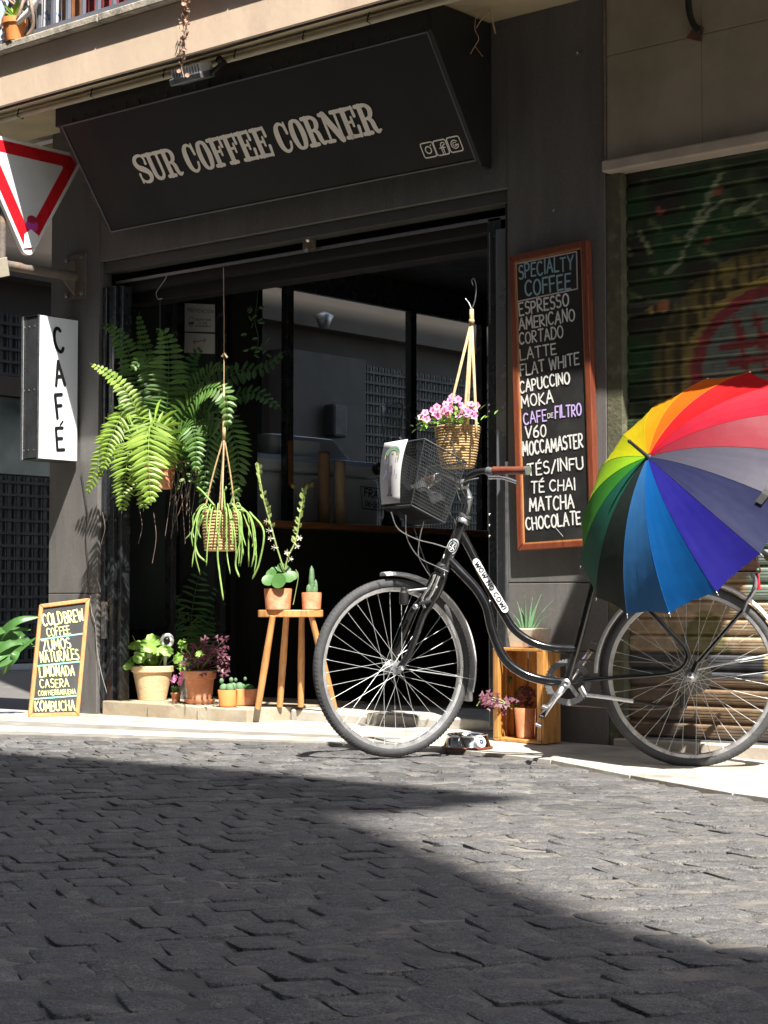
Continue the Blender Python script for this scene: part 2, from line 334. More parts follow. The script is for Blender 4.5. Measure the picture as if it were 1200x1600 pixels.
M['redcloth'] = mat('dark red cloth', (.20, .02, .025), .8, var=.3, scale=10, col2=(.06, .01, .01), amt=.45, c2scale=9)
M['pinkst'] = mat('magenta sticker', (.50, .06, .36), .4, col2=(.7, .66, .72), amt=.4, scale=8, c2scale=14, edge=.02)
M['redst'] = mat('dark red sticker', (.36, .02, .05), .4)
M['reflector'] = mat('red reflector', (.45, .01, .02), .2, var=.1, spec=.8)
M['bronze'] = mat('dull bronze plate', (.20, .16, .11), .5, metal=.5, var=.2, scale=20)
M['arch'] = mat('white arch print', (.66, .64, .70), .6)
M['sage'] = mat('sage green print', (.22, .36, .26), .6); M['mustard'] = mat('mustard print', (.5, .40, .12), .6); M['lilac'] = mat('lilac print', (.30, .27, .48), .6); M['mauve'] = mat('mauve print', (.20, .15, .22), .6)
M['marb'] = mat('marbled planter', (.55, .48, .38), .5, col2=(.34, .18, .1), amt=.4, scale=9, c2scale=12, bump=.2)

# ---------------------------------------------------------------- stroke lettering
def arc(cx, cy, rx, ry, a0, a1, n=9): return [(cx + rx * math.cos(R(a0 + (a1 - a0) * i / n)), cy + ry * math.sin(R(a0 + (a1 - a0) * i / n))) for i in range(n + 1)]
G = {
 'A': (.66, [[(0, 0), (.33, 1), (.66, 0)], [(.11, .36), (.55, .36)]]),
 'B': (.55, [[(0, 0), (0, 1), (.26, 1)] + arc(.28, .76, .22, .23, 80, -80, 6) + [(.02, .53)], [(.03, .53)] + arc(.3, .27, .25, .26, 80, -80, 6) + [(0, 0)]]),
 'C': (.6, [arc(.34, .5, .34, .5, 48, 312, 12)]),
 'D': (.6, [[(0, 0), (0, 1), (.15, 1)] + arc(.17, .5, .43, .5, 85, -85, 10) + [(0, 0)]]),
 'E': (.5, [[(.5, 1), (0, 1), (0, 0), (.5, 0)], [(.02, .52), (.4, .52)]]),
 'F': (.48, [[(.48, 1), (0, 1), (0, 0)], [(.02, .52), (.38, .52)]]),
 'G': (.64, [arc(.34, .5, .34, .5, 48, 330, 12) + [(.64, .45), (.38, .45)]]),
 'H': (.58, [[(0, 0), (0, 1)], [(.58, 0), (.58, 1)], [(0, .5), (.58, .5)]]),
 'I': (.06, [[(.03, 0), (.03, 1)]]),
 'K': (.56, [[(0, 0), (0, 1)], [(.52, 1), (.03, .48), (.56, 0)]]),
 'L': (.48, [[(0, 1), (0, 0), (.48, 0)]]),
 'M': (.74, [[(0, 0), (.06, 1), (.37, .3), (.68, 1), (.74, 0)]]),
 'N': (.58, [[(0, 0), (.02, 1), (.56, 0), (.58, 1)]]),
 'O': (.66, [arc(.33, .5, .33, .5, 90, 450, 16)]),
 'P': (.52, [[(0, 0), (0, 1), (.24, 1)] + arc(.26, .74, .25, .26, 80, -80, 6) + [(.02, .47)]]),
 'R': (.55, [[(0, 0), (0, 1), (.24, 1)] + arc(.26, .75, .25, .25, 80, -80, 6) + [(.03, .49), (.55, 0)]]),
 'S': (.52, [arc(.27, .75, .24, .25, 40, 250, 8) + arc(.25, .26, .27, .27, 80, -140, 8)]),
 'T': (.6, [[(0, 1), (.6, 1)], [(.3, 1), (.3, 0)]]),
 'U': (.58, [[(0, 1), (0, .3)] + arc(.29, .3, .29, .3, 190, 350, 8) + [(.58, 1)]]),
 'V': (.62, [[(0, 1), (.31, 0), (.62, 1)]]),
 'W': (.86, [[(0, 1), (.2, 0), (.43, .8), (.66, 0), (.86, 1)]]),
 'Y': (.6, [[(0, 1), (.3, .5), (.6, 1)], [(.3, .5), (.3, 0)]]),
 'Z': (.55, [[(0, 1), (.55, 1), (0, 0), (.55, 0)]]),
 '6': (.5, [arc(.25, .28, .25, .28, 90, 450, 12), [(.01, .32), (.08, .7), (.38, 1)]]),
 '0': (.52, [arc(.26, .5, .26, .5, 90, 450, 14)]),
 '2': (.5, [arc(.25, .74, .24, .26, 160, -20, 6) + [(0, 0), (.5, 0)]]),
 '/': (.4, [[(0, -.05), (.4, 1.05)]]), '-': (.3, [[(0, .5), (.3, .5)]]), '!': (.08, [[(.04, 1), (.04, .3)], [(.04, .06), (.04, .02)]]),
 '.': (.08, [[(.03, .02), (.05, .02)]]),
}
G['É'] = (.5, G['E'][1] + [[(.2, 1.14), (.38, 1.3)]]); G['Ó'] = (.66, G['O'][1] + [[(.28, 1.14), (.45, 1.3)]]); G['Ñ'] = (.58, G['N'][1] + [[(.12, 1.18), (.46, 1.2)]])
def textwidth(s, gap=.2, space=.4):
    return sum((G[c][0] + gap) if c != ' ' else space for c in s) - gap
_zo = [0]
def write(mb, s, o, ex, ey, nrm, x, y, h, width=None, stroke=.13, gap=.2, jit=0, space=.4, slant=0, wscale=1.0):
    """write text with baseline start (x,y) in board axes (metres); fit to width if given"""
    o = Vector(o); ex = Vector(ex).normalized(); ey = Vector(ey).normalized(); nrm = Vector(nrm).normalized()
    k = (width / (textwidth(s, gap, space) * h)) if width else wscale
    cx = x
    for ch in s:
        if ch == ' ': cx += space * h * k; continue
        wd, st = G[ch]; dy = rnd.uniform(-jit, jit) * h; hs = h * (1 + rnd.uniform(-jit, jit)); rot = rnd.uniform(-jit, jit) * .8
        for p in st:
            pts = []
            for (a, b) in p:
                a2 = a * k * h; b2 = b * hs
                pts.append((cx + a2 * math.cos(rot) - b2 * math.sin(rot) + slant * b2, y + dy + a2 * math.sin(rot) + b2 * math.cos(rot)))
            parts_ = [[pts[0]]]
            for a, b, c in zip(pts, pts[1:], pts[2:] + [None]):
                parts_[-1].append(b)
                if c is not None:
                    v1 = Vector((b[0] - a[0], b[1] - a[1])); v2 = Vector((c[0] - b[0], c[1] - b[1]))
                    if v1.length > 0 and v2.length > 0 and v1.angle(v2) > .9: parts_.append([b])
            for pts in parts_:
              _zo[0] = (_zo[0] + 1) % 9
              mb.ribbon(pts, stroke * h * (1 + rnd.uniform(-jit, jit) * 2), o, ex, ey, nrm * (.0012 + .00018 * _zo[0]))
        cx += (wd + gap) * h * k
    return mb

# ---------------------------------------------------------------- ground
mb = MB().add([(-70, -60, -.07), (60, -60, -.07), (60, 60, -.07), (-70, 60, -.07)], [(0, 1, 2, 3)])
road = mb.build('road', M['road']); road['kind'] = 'structure'
EDGE = [(-9, -4.5), (-3.6, -1.95), (-1.91, -1.33), (-1, -.99), (-.56, -.76), (-.27, -.71), (.18, -.66), (.73, -.74), (1.32, -.97), (2.07, -1.38), (3.4, -2.0)]
def edge(x):
    for (a, b), (c, d) in zip(EDGE, EDGE[1:]):
        if x <= c: return b + (d - b) * (x - a) / (c - a)
    return EDGE[-1][1]
# mortar sheet with uneven filling
mb = MB(); nx, ny = 150, 150; X0, X1, Y0, Y1 = -2.6, 4.6, -6.0, -.4; vs = []; fs = []
for j in range(ny + 1):
    for i in range(nx + 1):
        x = X0 + (X1 - X0) * i / nx; y = Y0 + (Y1 - Y0) * j / ny
        lit = sm((x + .62 * 0 + 1.2 * (y + 2.7) * 0 - 1.0) / 1.2)
        vs.append((x, y, g(x, y) - .0070 + .005 * lit * rnd.random() + .011 * (rnd.random() - .5) + .006 * math.sin(x * 2.1 + 1) * math.sin(y * 2.6)))
for j in range(ny):
    for i in range(nx): fs.append((j * (nx + 1) + i, j * (nx + 1) + i + 1, (j + 1) * (nx + 1) + i + 1, (j + 1) * (nx + 1) + i))
mb.add(vs, fs); mort = mb.build('joint_filling', M['mortar'], road, smooth=True); 
# setts
A = Vector((math.cos(R(60.7)), math.sin(R(60.7)), 0)); B = Vector((-A.y, A.x, 0))
SW, SL = .118, .143
def settmesh():
    m = MB(); base = []
    hx, hy = SW / 2 - rnd.uniform(.0008, .0035), SL / 2 - rnd.uniform(.0008, .0035); rc = rnd.uniform(.004, .014)
    for (sx, sy) in ((1, -1), (1, 1), (-1, 1), (-1, -1)):
        cx_, cy_ = sx * hx * rnd.uniform(.94, 1.02), sy * hy * rnd.uniform(.94, 1.02)
        if sx * sy < 0: base += [(cx_ - sx * rc, cy_), (cx_, cy_ - sy * rc)]
        else: base += [(cx_, cy_ - sy * rc), (cx_ - sx * rc, cy_)]
    t1 = rnd.uniform(-.003, .003); t2 = rnd.uniform(-.003, .003)
    def zz(x, y): return t1 * x / hx + t2 * y / hy
    vs = [(x, y, -.05) for x, y in base] + [(x, y, zz(x, y) - .0022 + rnd.uniform(-.001, .001)) for x, y in base] + [(x * .965, y * .97, zz(x, y) - .0003 + rnd.uniform(-.0012, .0006)) for x, y in base] + [(x * .4, y * .4, zz(x, y) * .4 + rnd.uniform(-.001, .0025)) for x, y in base]
    n = 8; fs = []
    for r_ in range(3):
        for k in range(n): fs.append((r_ * n + k, r_ * n + (k + 1) % n, (r_ + 1) * n + (k + 1) % n, (r_ + 1) * n + k))
    fs.append(tuple(3 * n + k for k in range(n))); m.add(vs, fs); return m
variants = [settmesh() for _ in range(26)]
vmesh = []
for v in variants:
    me = bpy.data.meshes.new('sett'); me.from_pydata([tuple(p) for p in v.v], [], v.f); me.materials.append(M['sett']); me.polygons.foreach_set('use_smooth', [True] * len(me.polygons)); me.set_sharp_from_angle(angle=R(50)); vmesh.append(me)
spots = []
O = Vector((1.8, -3.2, 0))
for j in range(-60, 50):
    off = rnd.uniform(.35, .65) * (j % 2) + rnd.uniform(-.12, .12); wob = rnd.uniform(-.006, .006)
    for i in range(-60, 60):
        p = O + A * ((i + off) * SW + rnd.uniform(-.003, .003)) + B * (j * SL + wob + .02 * math.sin(i * .35 + j * .05))
        if p.y > edge(p.x) - .055 or not (-5.2 < p.x < 5.0 and -6.2 < p.y < 1): continue
        q = p - CAM; z = q.dot(WD)
        if z < 1.9: continue
        sx = CX + FPX * q.dot(RT) / z; sy = CY - FPX * q.dot(UP) / z
        if -420 < sx < 1620 and sy < 1900:
            inside = -20 < sx < 1220 and sy < 1640
            spots.append((z if inside else z + 50, p, rnd.randrange(26), rnd.choice((0, math.pi)) + rnd.uniform(-.045, .045)))
spots.sort(key=lambda s: s[0]); rest = MB(); ang = math.atan2(A.y, A.x)
for n, (z, p, k, a) in enumerate(spots):
    zt = g(p.x, p.y) + rnd.uniform(-.0022, .0022) + .006 * math.sin(p.x * 2.1 + 1) * math.sin(p.y * 2.6)
    if n < 300:
        o = bpy.data.objects.new('sett', vmesh[k]); C.objects.link(o); o.location = (p.x, p.y, zt); o.rotation_euler = (rnd.uniform(-.013, .013), rnd.uniform(-.013, .013), ang + a); o.parent = road
    else:
        ca, sa = math.cos(ang + a), math.sin(ang + a); tx, ty = rnd.uniform(-.013, .013), rnd.uniform(-.013, .013)
        rest.add([(p.x + v.x * ca - v.y * sa, p.y + v.x * sa + v.y * ca, zt + v.z + tx * v.x + ty * v.y) for v in variants[k].v], variants[k].f)
o = rest.build('setts_beyond', M['sett'], road, smooth=True, auto=50); o['kind'] = 'stuff'
# pavement slabs along the shop fronts
pave = MB().add([(-7, -3.2, -.055), (4.5, -2.6, -.055), (4.5, .3, -.055), (-7, .3, -.055)], [(0, 1, 2, 3)]).build('pavement', M['mortar']); pave['kind'] = 'structure'
def slab(parent, x0, x1, ya0, ya1, yb0, yb1, m, name='paving_slab', top=.008, gap=.0025):
    q = [(x0 + gap, ya0 + gap), (x1 - gap, ya1 + gap), (x1 - gap, yb1 - gap), (x0 + gap, yb0 - gap)]
    dz = rnd.uniform(-.0015, .0015)
    return MB().hexa([(x, y, g(x, y) - .05) for x, y in q] + [(x, y, g(x, y) + top + dz) for x, y in q]).build(name, m, parent, bevel=.002)
x = -7.0
while x < 3.3:
    x1 = x + rnd.uniform(.48, .62); back = .0
    e0, e1 = edge(x), edge(x1)
    rows = [0, .42, .62, .86, 1] if x < -.6 else [0, .55, 1]
    for r_ in range(len(rows) - 1):
        f0, f1 = rows[r_], rows[r_ + 1]
        mm = M['slab'] if (r_ % 2 == 0 or x > -.6) else M['slabg']
        slab(pave, x, x1, back + (e0 - back) * f1, back + (e1 - back) * f1, back + (e0 - back) * f0, back + (e1 - back) * f0, mm)
    x = x1
flo = MB().box(-3.15, .6, .001, 5.2, -.2, -.03).build('shop_floor', M['floor']); flo['kind'] = 'structure'
x = -2.78
while x < .02:
    x1 = min(x + .4, .03)
    for y in (0.0, .42, .84): slab(flo, x, x1, y, y, y + .42, y + .42, M['slab'] if y < .8 else M['floor'], 'floor_tile')
    x = x1
MB().box(-3.1, .55, 1.262, 5.1, -.03, .004).build('floor_boards', M['floor'], flo)

# stone step in the doorway
st = thing('doorway_step', 'low worn beige stone step in the doorway under the flower pots', 'step', (-2.2, .2, 0))
top = .080
xs_ = [-2.72, -2.36, -1.98, -1.62]
for i in range(3):
    a, b = xs_[i] + .002, xs_[i + 1] - .002; MB().hexa([(a, -.02, 0), (b, -.01, 0), (b, .9, 0), (a, .9, 0), (a, -.02, top + .004 - i * .003), (b, -.01, top + .002 - i * .003), (b, .9, top), (a, .9, top)]).build('step_stone', M['step'], st, bevel=.006)
for i, (a, b) in enumerate(((-1.616, -1.1), (-1.096, -.6), (-.596, -.2))): MB().hexa([(a, .30, 0), (b, .32, 0), (b, .9, 0), (a, .9, 0), (a, .30, .066), (b, .32, .05), (b, .9, .07), (a, .9, .07)]).build('step_stone', M['slab'], st, bevel=.01)

# ---------------------------------------------------------------- cafe building
cafe = thing('cafe_building', 'dark grey painted corner shopfront with a wide open doorway and black interior', 'building', (-1.4, 0, 0))
def P_(name, m, x0, x1, y0, y1, z0, z1, parent=None, bevel=.003): return MB().box(x0, x1, y0, y1, z0, z1).build(name, m, parent or cafe, bevel=bevel)
XL, XJ, XR = -3.205, -2.79, .015
P_('wall_panel', M['wall'], XL, XJ, 0, .09, -.02, .665); P_('wall_panel', M['wall'], XL, XJ, 0, .09, .669, 3.3)
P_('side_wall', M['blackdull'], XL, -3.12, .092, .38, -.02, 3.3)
P_('wall_panel', M['wall'], XR, .545, 0, .3, -.04, .40); P_('wall_panel', M['wall'], XR, .545, 0, .3, .404, .70); P_('wall_panel', M['wall'], XR, .545, 0, .3, .704, 3.3)
P_('lintel', M['wall'], XJ, XR, 0.002, .3, 2.5, 3.3)
P_('lit_corner_strip', M['steel'], XR - .014, XR - .001, -.004, .02, 0, 1.25, bevel=0)  # pale strip stands in for the sunlit edge of the jamb
P_('lintel_trim', mat('grey lintel strip', (.06, .06, .055), .5), XJ, XR, .03, .12, 2.44, 2.498)
P_('shutter_rail', M['blackdull'], XJ, XR, .13, .19, 2.34, 2.40); P_('shutter_rail', M['steel'], XJ + .02, XR - .02, .10, .112, 2.385, 2.40, bevel=0)
P_('shutter_box', M['blackdull'], XJ, XR, .2, .32, 2.28, 2.5); 
p = aty(484, 378, .08); lb = MB().box(p.x - .04, p.x + .04, .07, .085, p.z - .04, p.z + .035).build('lock_bracket', M['bronze'], cafe, bevel=.002)
MB().lathe([(.013, 0), (.013, .02), (.006, .028)], (p.x + .01, .07, p.z + .005), 10, (0, -1, 0)).lathe([(.01, 0), (.01, .02)], (p.x + .005, .07, p.z - .045), 10, (0, -1, 0)).build('bolt', M['silver'], lb, smooth=True, auto=40)
p = aty(565, 350, .06); MB().ball((p.x, .06, p.z), .014).tube([(p.x - .01, .06, p.z), (p.x + .1, .07, p.z - .015)], .006, 6).build('door_stop', M['blackdull'], cafe, smooth=True)
for (x_, y_) in ((907, 84), (870, 330), (118, 560)):
    q = aty(x_, y_, -.001); MB().lathe([(.006, 0), (.006, .02), (.008, .022), (.004, .03)], q, 8, (0, -1, 0)).build('wall_screw', M['steel'], cafe, smooth=True)
# inner shell
P_('inner_wall', M['blackdull'], -3.15, .62, 5.12, 5.2, -.03, 3.0, bevel=0); P_('inner_wall', M['white'], .56, .62, .31, 5.1, -.03, 2.71, bevel=0)  # unseen right wall made white to bounce light onto the machine
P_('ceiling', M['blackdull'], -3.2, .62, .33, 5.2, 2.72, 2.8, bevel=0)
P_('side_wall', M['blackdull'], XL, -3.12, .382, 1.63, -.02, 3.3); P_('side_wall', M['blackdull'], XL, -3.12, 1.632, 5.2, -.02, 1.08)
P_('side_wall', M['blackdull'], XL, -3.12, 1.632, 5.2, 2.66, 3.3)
ys = [1.632, 2.98 - .98, 3.21, 4.05, 5.1]
XG = -2.72
gy = [atx(452, 600, XG).y, atx(645, 600, XG).y, atx(755, 500, XG).y, 4.6]; gz0, gz1 = 1.095, atx(511, 462, XG).z; g0 = atx(403, 600, XG).y
P_('side_wall', M['blackdull'], XG - .04, XG, .96, g0, .0, 2.72); P_('window_head', M['black'], XG - .04, XG, g0 + .001, 5.1, gz1, 2.719)
prev = g0
for y in gy:
    P_('window_post', M['black'], XG - .04, XG + .01, y - .03, y + .03, gz0, gz1 - .001); MB().box(XG - .022, XG - .018, prev + .002, y - .032, gz0, gz1 - .002).build('window_pane', M['glass'], cafe); prev = y + .032
P_('handle_plate', M['bar'], XG + .011, XG + .016, gy[0] - .02, gy[0] + .02, 1.33, 1.60)
# counter shelf inside the side window
bar = thing('counter_shelf', 'long reddish brown wooden counter shelf along the side window inside the cafe', 'counter', (-3.0, 2.4, 1.1))
MB().box(-3.11, -2.42, .97, 5.0, 1.058, 1.093).build('counter_top', M['bar'], bar, bevel=.004)
MB().box(-3.1, -2.60, 1.0, 4.9, .01, 1.056).build('counter_base', M['blackdull'], bar)

# folding door leaves, left
def leaf_(name, label, x0, x1, y, z0, z1, frame=.05, y2=None, gl='darkglass', low=.3):
    """one glazed door leaf from (x0,y) to (x1,y2)"""
    y2 = y if y2 is None else y2; d = Vector((x1 - x0, y2 - y, 0)); L_ = d.length; ux = d.normalized(); uy = Vector((-ux.y, ux.x, 0))
    t = thing(name, label, 'door', (x0, y, z0)); o = Vector((x0, y, z0)); h = z1 - z0
    def bx(nm, a, b, c, e, th, m, off=0, bev=.003): return MB().hexa([o + ux * s + uy * w_ + ZZ * zz for zz in (c, e) for (s, w_) in ((a, off), (b, off), (b, off + th), (a, off + th))]).build(nm, m, t, bevel=bev)
    bx('stile', 0, frame, 0, h, .04, M['black']); bx('stile', L_ - frame, L_, 0, h, .04, M['black'])
    bx('rail', frame, L_ - frame, 0, .09, .04, M['black']); bx('rail', frame, L_ - frame, low, low + .05, .04, M['black']); bx('rail', frame, L_ - frame, h - .09, h, .04, M['black'])
    bx('kick_panel', frame, L_ - frame, .09, low, .012, M['black'], .015, 0); bx('pane', frame, L_ - frame, low + .05, h - .09, .006, M[gl], .018, 0)
    return t
dl = leaf_('folding_door', 'black folding door leaf with grey glass behind the large fern', aty(190, 800, .45).x, aty(268, 800, .45).x, .45, .085, 2.40, low=.33)
dl2 = leaf_('folding_door', 'black folding door leaf carrying the two white notices', aty(272, 800, .75).x, aty(346, 800, .75).x, .75, .085, 2.52, frame=.055)
# narrow folded stack at left jamb
t = thing('folded_door_stack', 'stack of narrow glossy black folded door profiles against the left pillar', 'door', (-2.7, .05, .03))
for i, (a, b, y) in enumerate(((-2.785, -2.757, .02), (-2.752, -2.722, .035), (-2.716, -2.69, .025), (-2.685, -2.655, .05))):
    MB().box(a, b, y, y + .07, .035 + .01 * i, 2.36).build('door_profile', M['black'], t, bevel=.005)
p = aty(171, 960, .02)
MB().box(-2.775, -2.735, .015, .03, .42, .62).box(-2.765, -2.745, .008, .015, .46, .5).box(-2.765, -2.745, .008, .015, .54, .58).build('hinge', M['steel'], t, bevel=.002)
t = thing('folded_door_stack', 'glossy black folded door leaf standing at the right jamb beside the tall menu board', 'door', (-.1, .1, .0))
MB().box(-.175, -.095, .10, .16, .03, 2.4).build('door_profile', M['black'], t, bevel=.004)
MB().box(-.09, -.03, .05, .5, .03, 2.33).build('door_profile', mat('grey black gloss', (.12, .13, .15), .25, var=.1, spec=.8), t, bevel=.004)
MB().box(-.028, -.003, .04, .1, .03, 2.44).build('door_profile', M['blackdull'], t, bevel=.004)
MB().box(-.027, .004, .02, .036, .3, 1.12).build('grey_strip', mat('dusty grey strip', (.13, .14, .135), .6), t)
for z in (.92, .97, 1.02, 1.5, 1.53, .62, .6): MB().lathe([(.006, 0), (.006, .006), (.002, .009)], (-.165, .1, z), 8, (0, -1, 0)).build('screw', M['silver'], t, smooth=True)
MB().tube([(-.155, .09, 2.33), (-.15, .085, 2.25), (-.15, .085, 1.9)], .003, 5).build('pull_wire', M['steel'], t)

# ---------------------------------------------------------------- the projecting sign
sg = thing('shop_sign', 'tilted black shop sign lettered in cream above the cafe doorway', 'sign', (-1.35, -.1, 2.63))
TL, BL = Vector((-2.60, -.43, 3.14)), Vector((-2.60, -.08, 2.63)); SX = Vector((1, 0, 0)); SY = (TL - BL).normalized(); SN = Vector((0, SY.z * -1, SY.y)).normalized(); Ls = 2.5; Hs = (TL - BL).length
if SN.y > 0: SN = -SN
mb = MB(); mb.hexa([BL - SN * .02, BL + SX * Ls - SN * .02, BL + SX * Ls, BL, TL - SN * .02, TL + SX * Ls - SN * .02, TL + SX * Ls, TL]); mb.build('sign_board', M['sign'], sg)
eb = MB()
for (a, b) in ((TL, TL + SX * Ls), (BL, BL + SX * Ls), (TL, BL), (TL + SX * Ls, BL + SX * Ls)): eb.bar(a + SN * .002, b + SN * .002, .007, .007, SN)
eb.build('edge_trim', mat('dark edge trim', (.10, .10, .105), .45), sg)
def onsign(x, y):
    d = ray(x, y); t = (BL - CAM).dot(SN) / d.dot(SN); return CAM + d * t
def s2(x, y):
    q = onsign(x, y) - BL; return q.dot(SX), q.dot(SY)
# hand-shaped western slab letters
def W(kind):
    T, t2, S = .19, .10, .15      # thick stem, thin stroke, serif height
    if kind == 'S': return .60, [([(.50, .66), (.52, .80), (.44, .95), (.28, .97), (.12, .90), (.06, .74), (.14, .58), (.32, .48), (.47, .38), (.54, .24), (.48, .09), (.32, .03), (.16, .07), (.08, .20), (.08, .34)], [.10, .08, .09, .11, .14, .19, .20, .22, .20, .19, .14, .11, .09, .08, .10]), ([(.53, .66), (.53, .97)], [.09, .07]), ([(.07, .34), (.07, .03)], [.09, .07])]
    if kind == 'U': return .70, [([(.17, .93), (.17, .30), (.22, .12), (.36, .05), (.49, .12), (.54, .30), (.54, .93)], [T, T, .17, .12, .12, .12, .12]), ([(.02, .94), (.32, .94)], .13), ([(.43, .94), (.66, .94)], .13)]
    if kind == 'C': return .62, [([(.50, .70), (.47, .86), (.36, .95), (.24, .93), (.14, .78), (.11, .5), (.14, .22), (.24, .07), (.36, .05), (.48, .14), (.53, .32)], [.09, .09, .10, .13, .19, .22, .19, .13, .10, .09, .10]), ([(.52, .62), (.52, .97)], [.11, .07])]
    if kind == 'O': return .62, [([(.31, .96), (.17, .86), (.11, .5), (.17, .14), (.31, .04), (.45, .14), (.51, .5), (.45, .86), (.31, .96)], [.10, .17, .21, .17, .10, .17, .21, .17, .10])]
    st = [([(.17, .93), (.17, .07)], T), ([(.02, .94), (.33, .94)], .13), ([(.02, .06), (.33, .06)], .13)]
    if kind == 'F': return .62, st + [([(.2, .945), (.52, .945)], .11), ([(.54, .97), (.55, .66)], [.10, .12]), ([(.2, .52), (.42, .52)], .09), ([(.42, .66), (.42, .38)], .09)]
    if kind == 'E': return .66, st + [([(.2, .945), (.52, .945)], .11), ([(.54, .97), (.55, .68)], [.10, .12]), ([(.2, .52), (.40, .52)], .09), ([(.41, .66), (.41, .38)], .09), ([(.2, .055), (.54, .055)], .11), ([(.56, .03), (.58, .34)], [.10, .12])]
    if kind == 'R': return .72, st + [([(.2, .95), (.38, .94), (.50, .84), (.52, .72), (.46, .58), (.36, .52), (.2, .51)], [.10, .11, .16, .18, .15, .10, .09]), ([(.36, .5), (.46, .40), (.49, .18), (.56, .06), (.68, .10)], [.10, .17, .17, .13, .07])]
    if kind == 'N': return .76, [([(.13, .93), (.13, .07)], .10), ([(.02, .06), (.25, .06)], .12), ([(.02, .94), (.2, .94)], .13), ([(.16, .93), (.58, .06)], .23), ([(.61, .93), (.61, .08)], .10), ([(.49, .94), (.73, .94)], .13)]
x0, y0 = s2(224, 287); x1, y1 = s2(600, 206); xt, yt = s2(211, 242)
hL = (yt - y0) * .98
word = 'SUR COFFEE CORNER'; tot = sum((W(c)[0] if c != ' ' else .26) for c in word); kx = (x1 - x0) / tot; cx_ = x0; slope = (y1 - y0) / (x1 - x0)
zc = 0
for ch in word:
    if ch == ' ': cx_ += .26 * kx; continue
    wd, st = W(ch); mb = MB()
    for (pts, ww) in st:
        zc = (zc + 1) % 7; sc_ = kx / 1.0
        P2 = [(cx_ + a * kx, y0 + slope * (cx_ - x0) + b * hL) for a, b in pts]
        if len(P2) > 3:
            V3 = cr([Vector((a, b, 0)) for a, b in P2], 4); P2n = [(v.x, v.y) for v in V3]
            if isinstance(ww, list): wv = [c_.x for c_ in cr([Vector((q, 0, 0)) for q in ww], 4)]
            else: wv = [ww] * len(P2n)
            P2 = P2n
        else: wv = ww if isinstance(ww, list) else [ww] * len(P2)
        mb.ribbon(P2, [q * (kx * .6 + hL * .4) * 1.0 for q in wv], BL, SX, SY, SN * (.003 + .0002 * zc))
    mb.build('letter', M['signtext'], sg); cx_ += wd * kx
# the three rounded square icons
for k, (px_, py_) in enumerate(((670, 234), (690, 230), (711, 225))):
    u, v = s2(px_, py_); a = .036; mb = MB(); rr = .28
    sq = []
    for (qx, qy, b0) in ((1, 1, 0), (-1, 1, 90), (-1, -1, 180), (1, -1, 270)): sq += [(u + a * (qx * (1 - rr) + rr * math.cos(R(b0 + t))), v + a * (qy * (1 - rr) + rr * math.sin(R(b0 + t)))) for t in (0, 45, 90)]
    mb.ribbon(sq + [sq[0]], .006, BL, SX, SY, SN * .003)
    if k == 0: mb.ribbon(arc(u, v, .017, .017, 0, 360, 14), .006, BL, SX, SY, SN * .003); mb.ribbon([(u + .019, v + .019), (u + .022, v + .021)], .006, BL, SX, SY, SN * .003)
    if k == 1: mb.ribbon([(u + .018, v + .022), (u + .008, v + .022), (u, v + .012), (u, v - .036)], .005, BL, SX, SY, SN * .003); mb.ribbon([(u + .024, v + .022), (u + .024, v + .012), (u + .010, v + .008), (u + .010, v - .036)], .004, BL, SX, SY, SN * .0032); mb.ribbon([(u - .010, v - .002), (u + .022, v - .002)], .005, BL, SX, SY, SN * .0034)
    if k == 2: mb.ribbon(arc(u, v, .020, .020, 40, 350, 14) + [(u + .002, v - .002)], .005, BL, SX, SY, SN * .003); mb.ribbon(arc(u, v, .010, .010, 40, 330, 12), .004, BL, SX, SY, SN * .0032)
    mb.build('icon', M['signtext'], sg)
# housing above the board, right cheek, scalloped left edge, studs
MB().box(-2.66, -.086, -.428, -.3, 3.145, 3.272).build('housing', M['wallup'], sg, bevel=.003)
ch = [(-.092, -.44, 3.145), (-.092, -.44, 3.272), (-.092, -.002, 3.272), (-.092, -.002, 2.6), (-.092, -.075, 2.6)]
MB().prism(ch, (.02, 0, 0)).build('cheek', M['blackdull'], sg)
for i in range(5):
    c0 = BL + (TL - BL) * (.12 + i * .2) - SN * .012; out = []
    for k in range(11):
        th = math.pi / 2 + math.pi * k / 10; out.append(c0 + SY * (.060 * math.sin(th)) + SX * (.052 * math.cos(th) - .002))
    MB().prism(out, -SN * .03).build('scallop', M['blackdull'], sg, bevel=.003)
mb = MB()
for i in range(24):
    q = TL + SX * (.08 + i * .104) + Vector((0, -.002, .02)); mb.add([q + Vector((-.012, 0, -.012)), q + Vector((.012, 0, -.012)), q + Vector((0, 0, .026)), q + Vector((0, .012, 0))], [(0, 1, 2), (1, 3, 2), (3, 0, 2), (0, 3, 1)])
mb.build('fixing_studs', M['black'], sg)

# floodlight
fl = thing('floodlight', 'small grey finned floodlight above the sign', 'lamp', (-1.5, -.5, 3.25))
q = aty(300, 122, -.55); f0 = Vector(q)
MB().obox(f0, (1, 0, 0), (0, .9, .3), (0, -.3, .9), .22, .1, .035).build('lamp_body', M['steel'], fl, bevel=.006)
mb = MB()
for i in range(11): mb.obox(f0 + Vector((-.095 + i * .019, 0, .035)), (1, 0, 0), (0, .9, .3), (0, -.3, .9), .005, .09, .05)
mb.build('cooling_fins', mat('light grey fins', (.5, .5, .5), .5), fl)
MB().tube([f0 + Vector((.1, .02, .0)), f0 + Vector((.15, .05, .05)), f0 + Vector((.17, .12, .1))], .012, 8).ball(f0 + Vector((.15, .04, .07)), .02).build('bracket', M['blackdull'], fl, smooth=True)

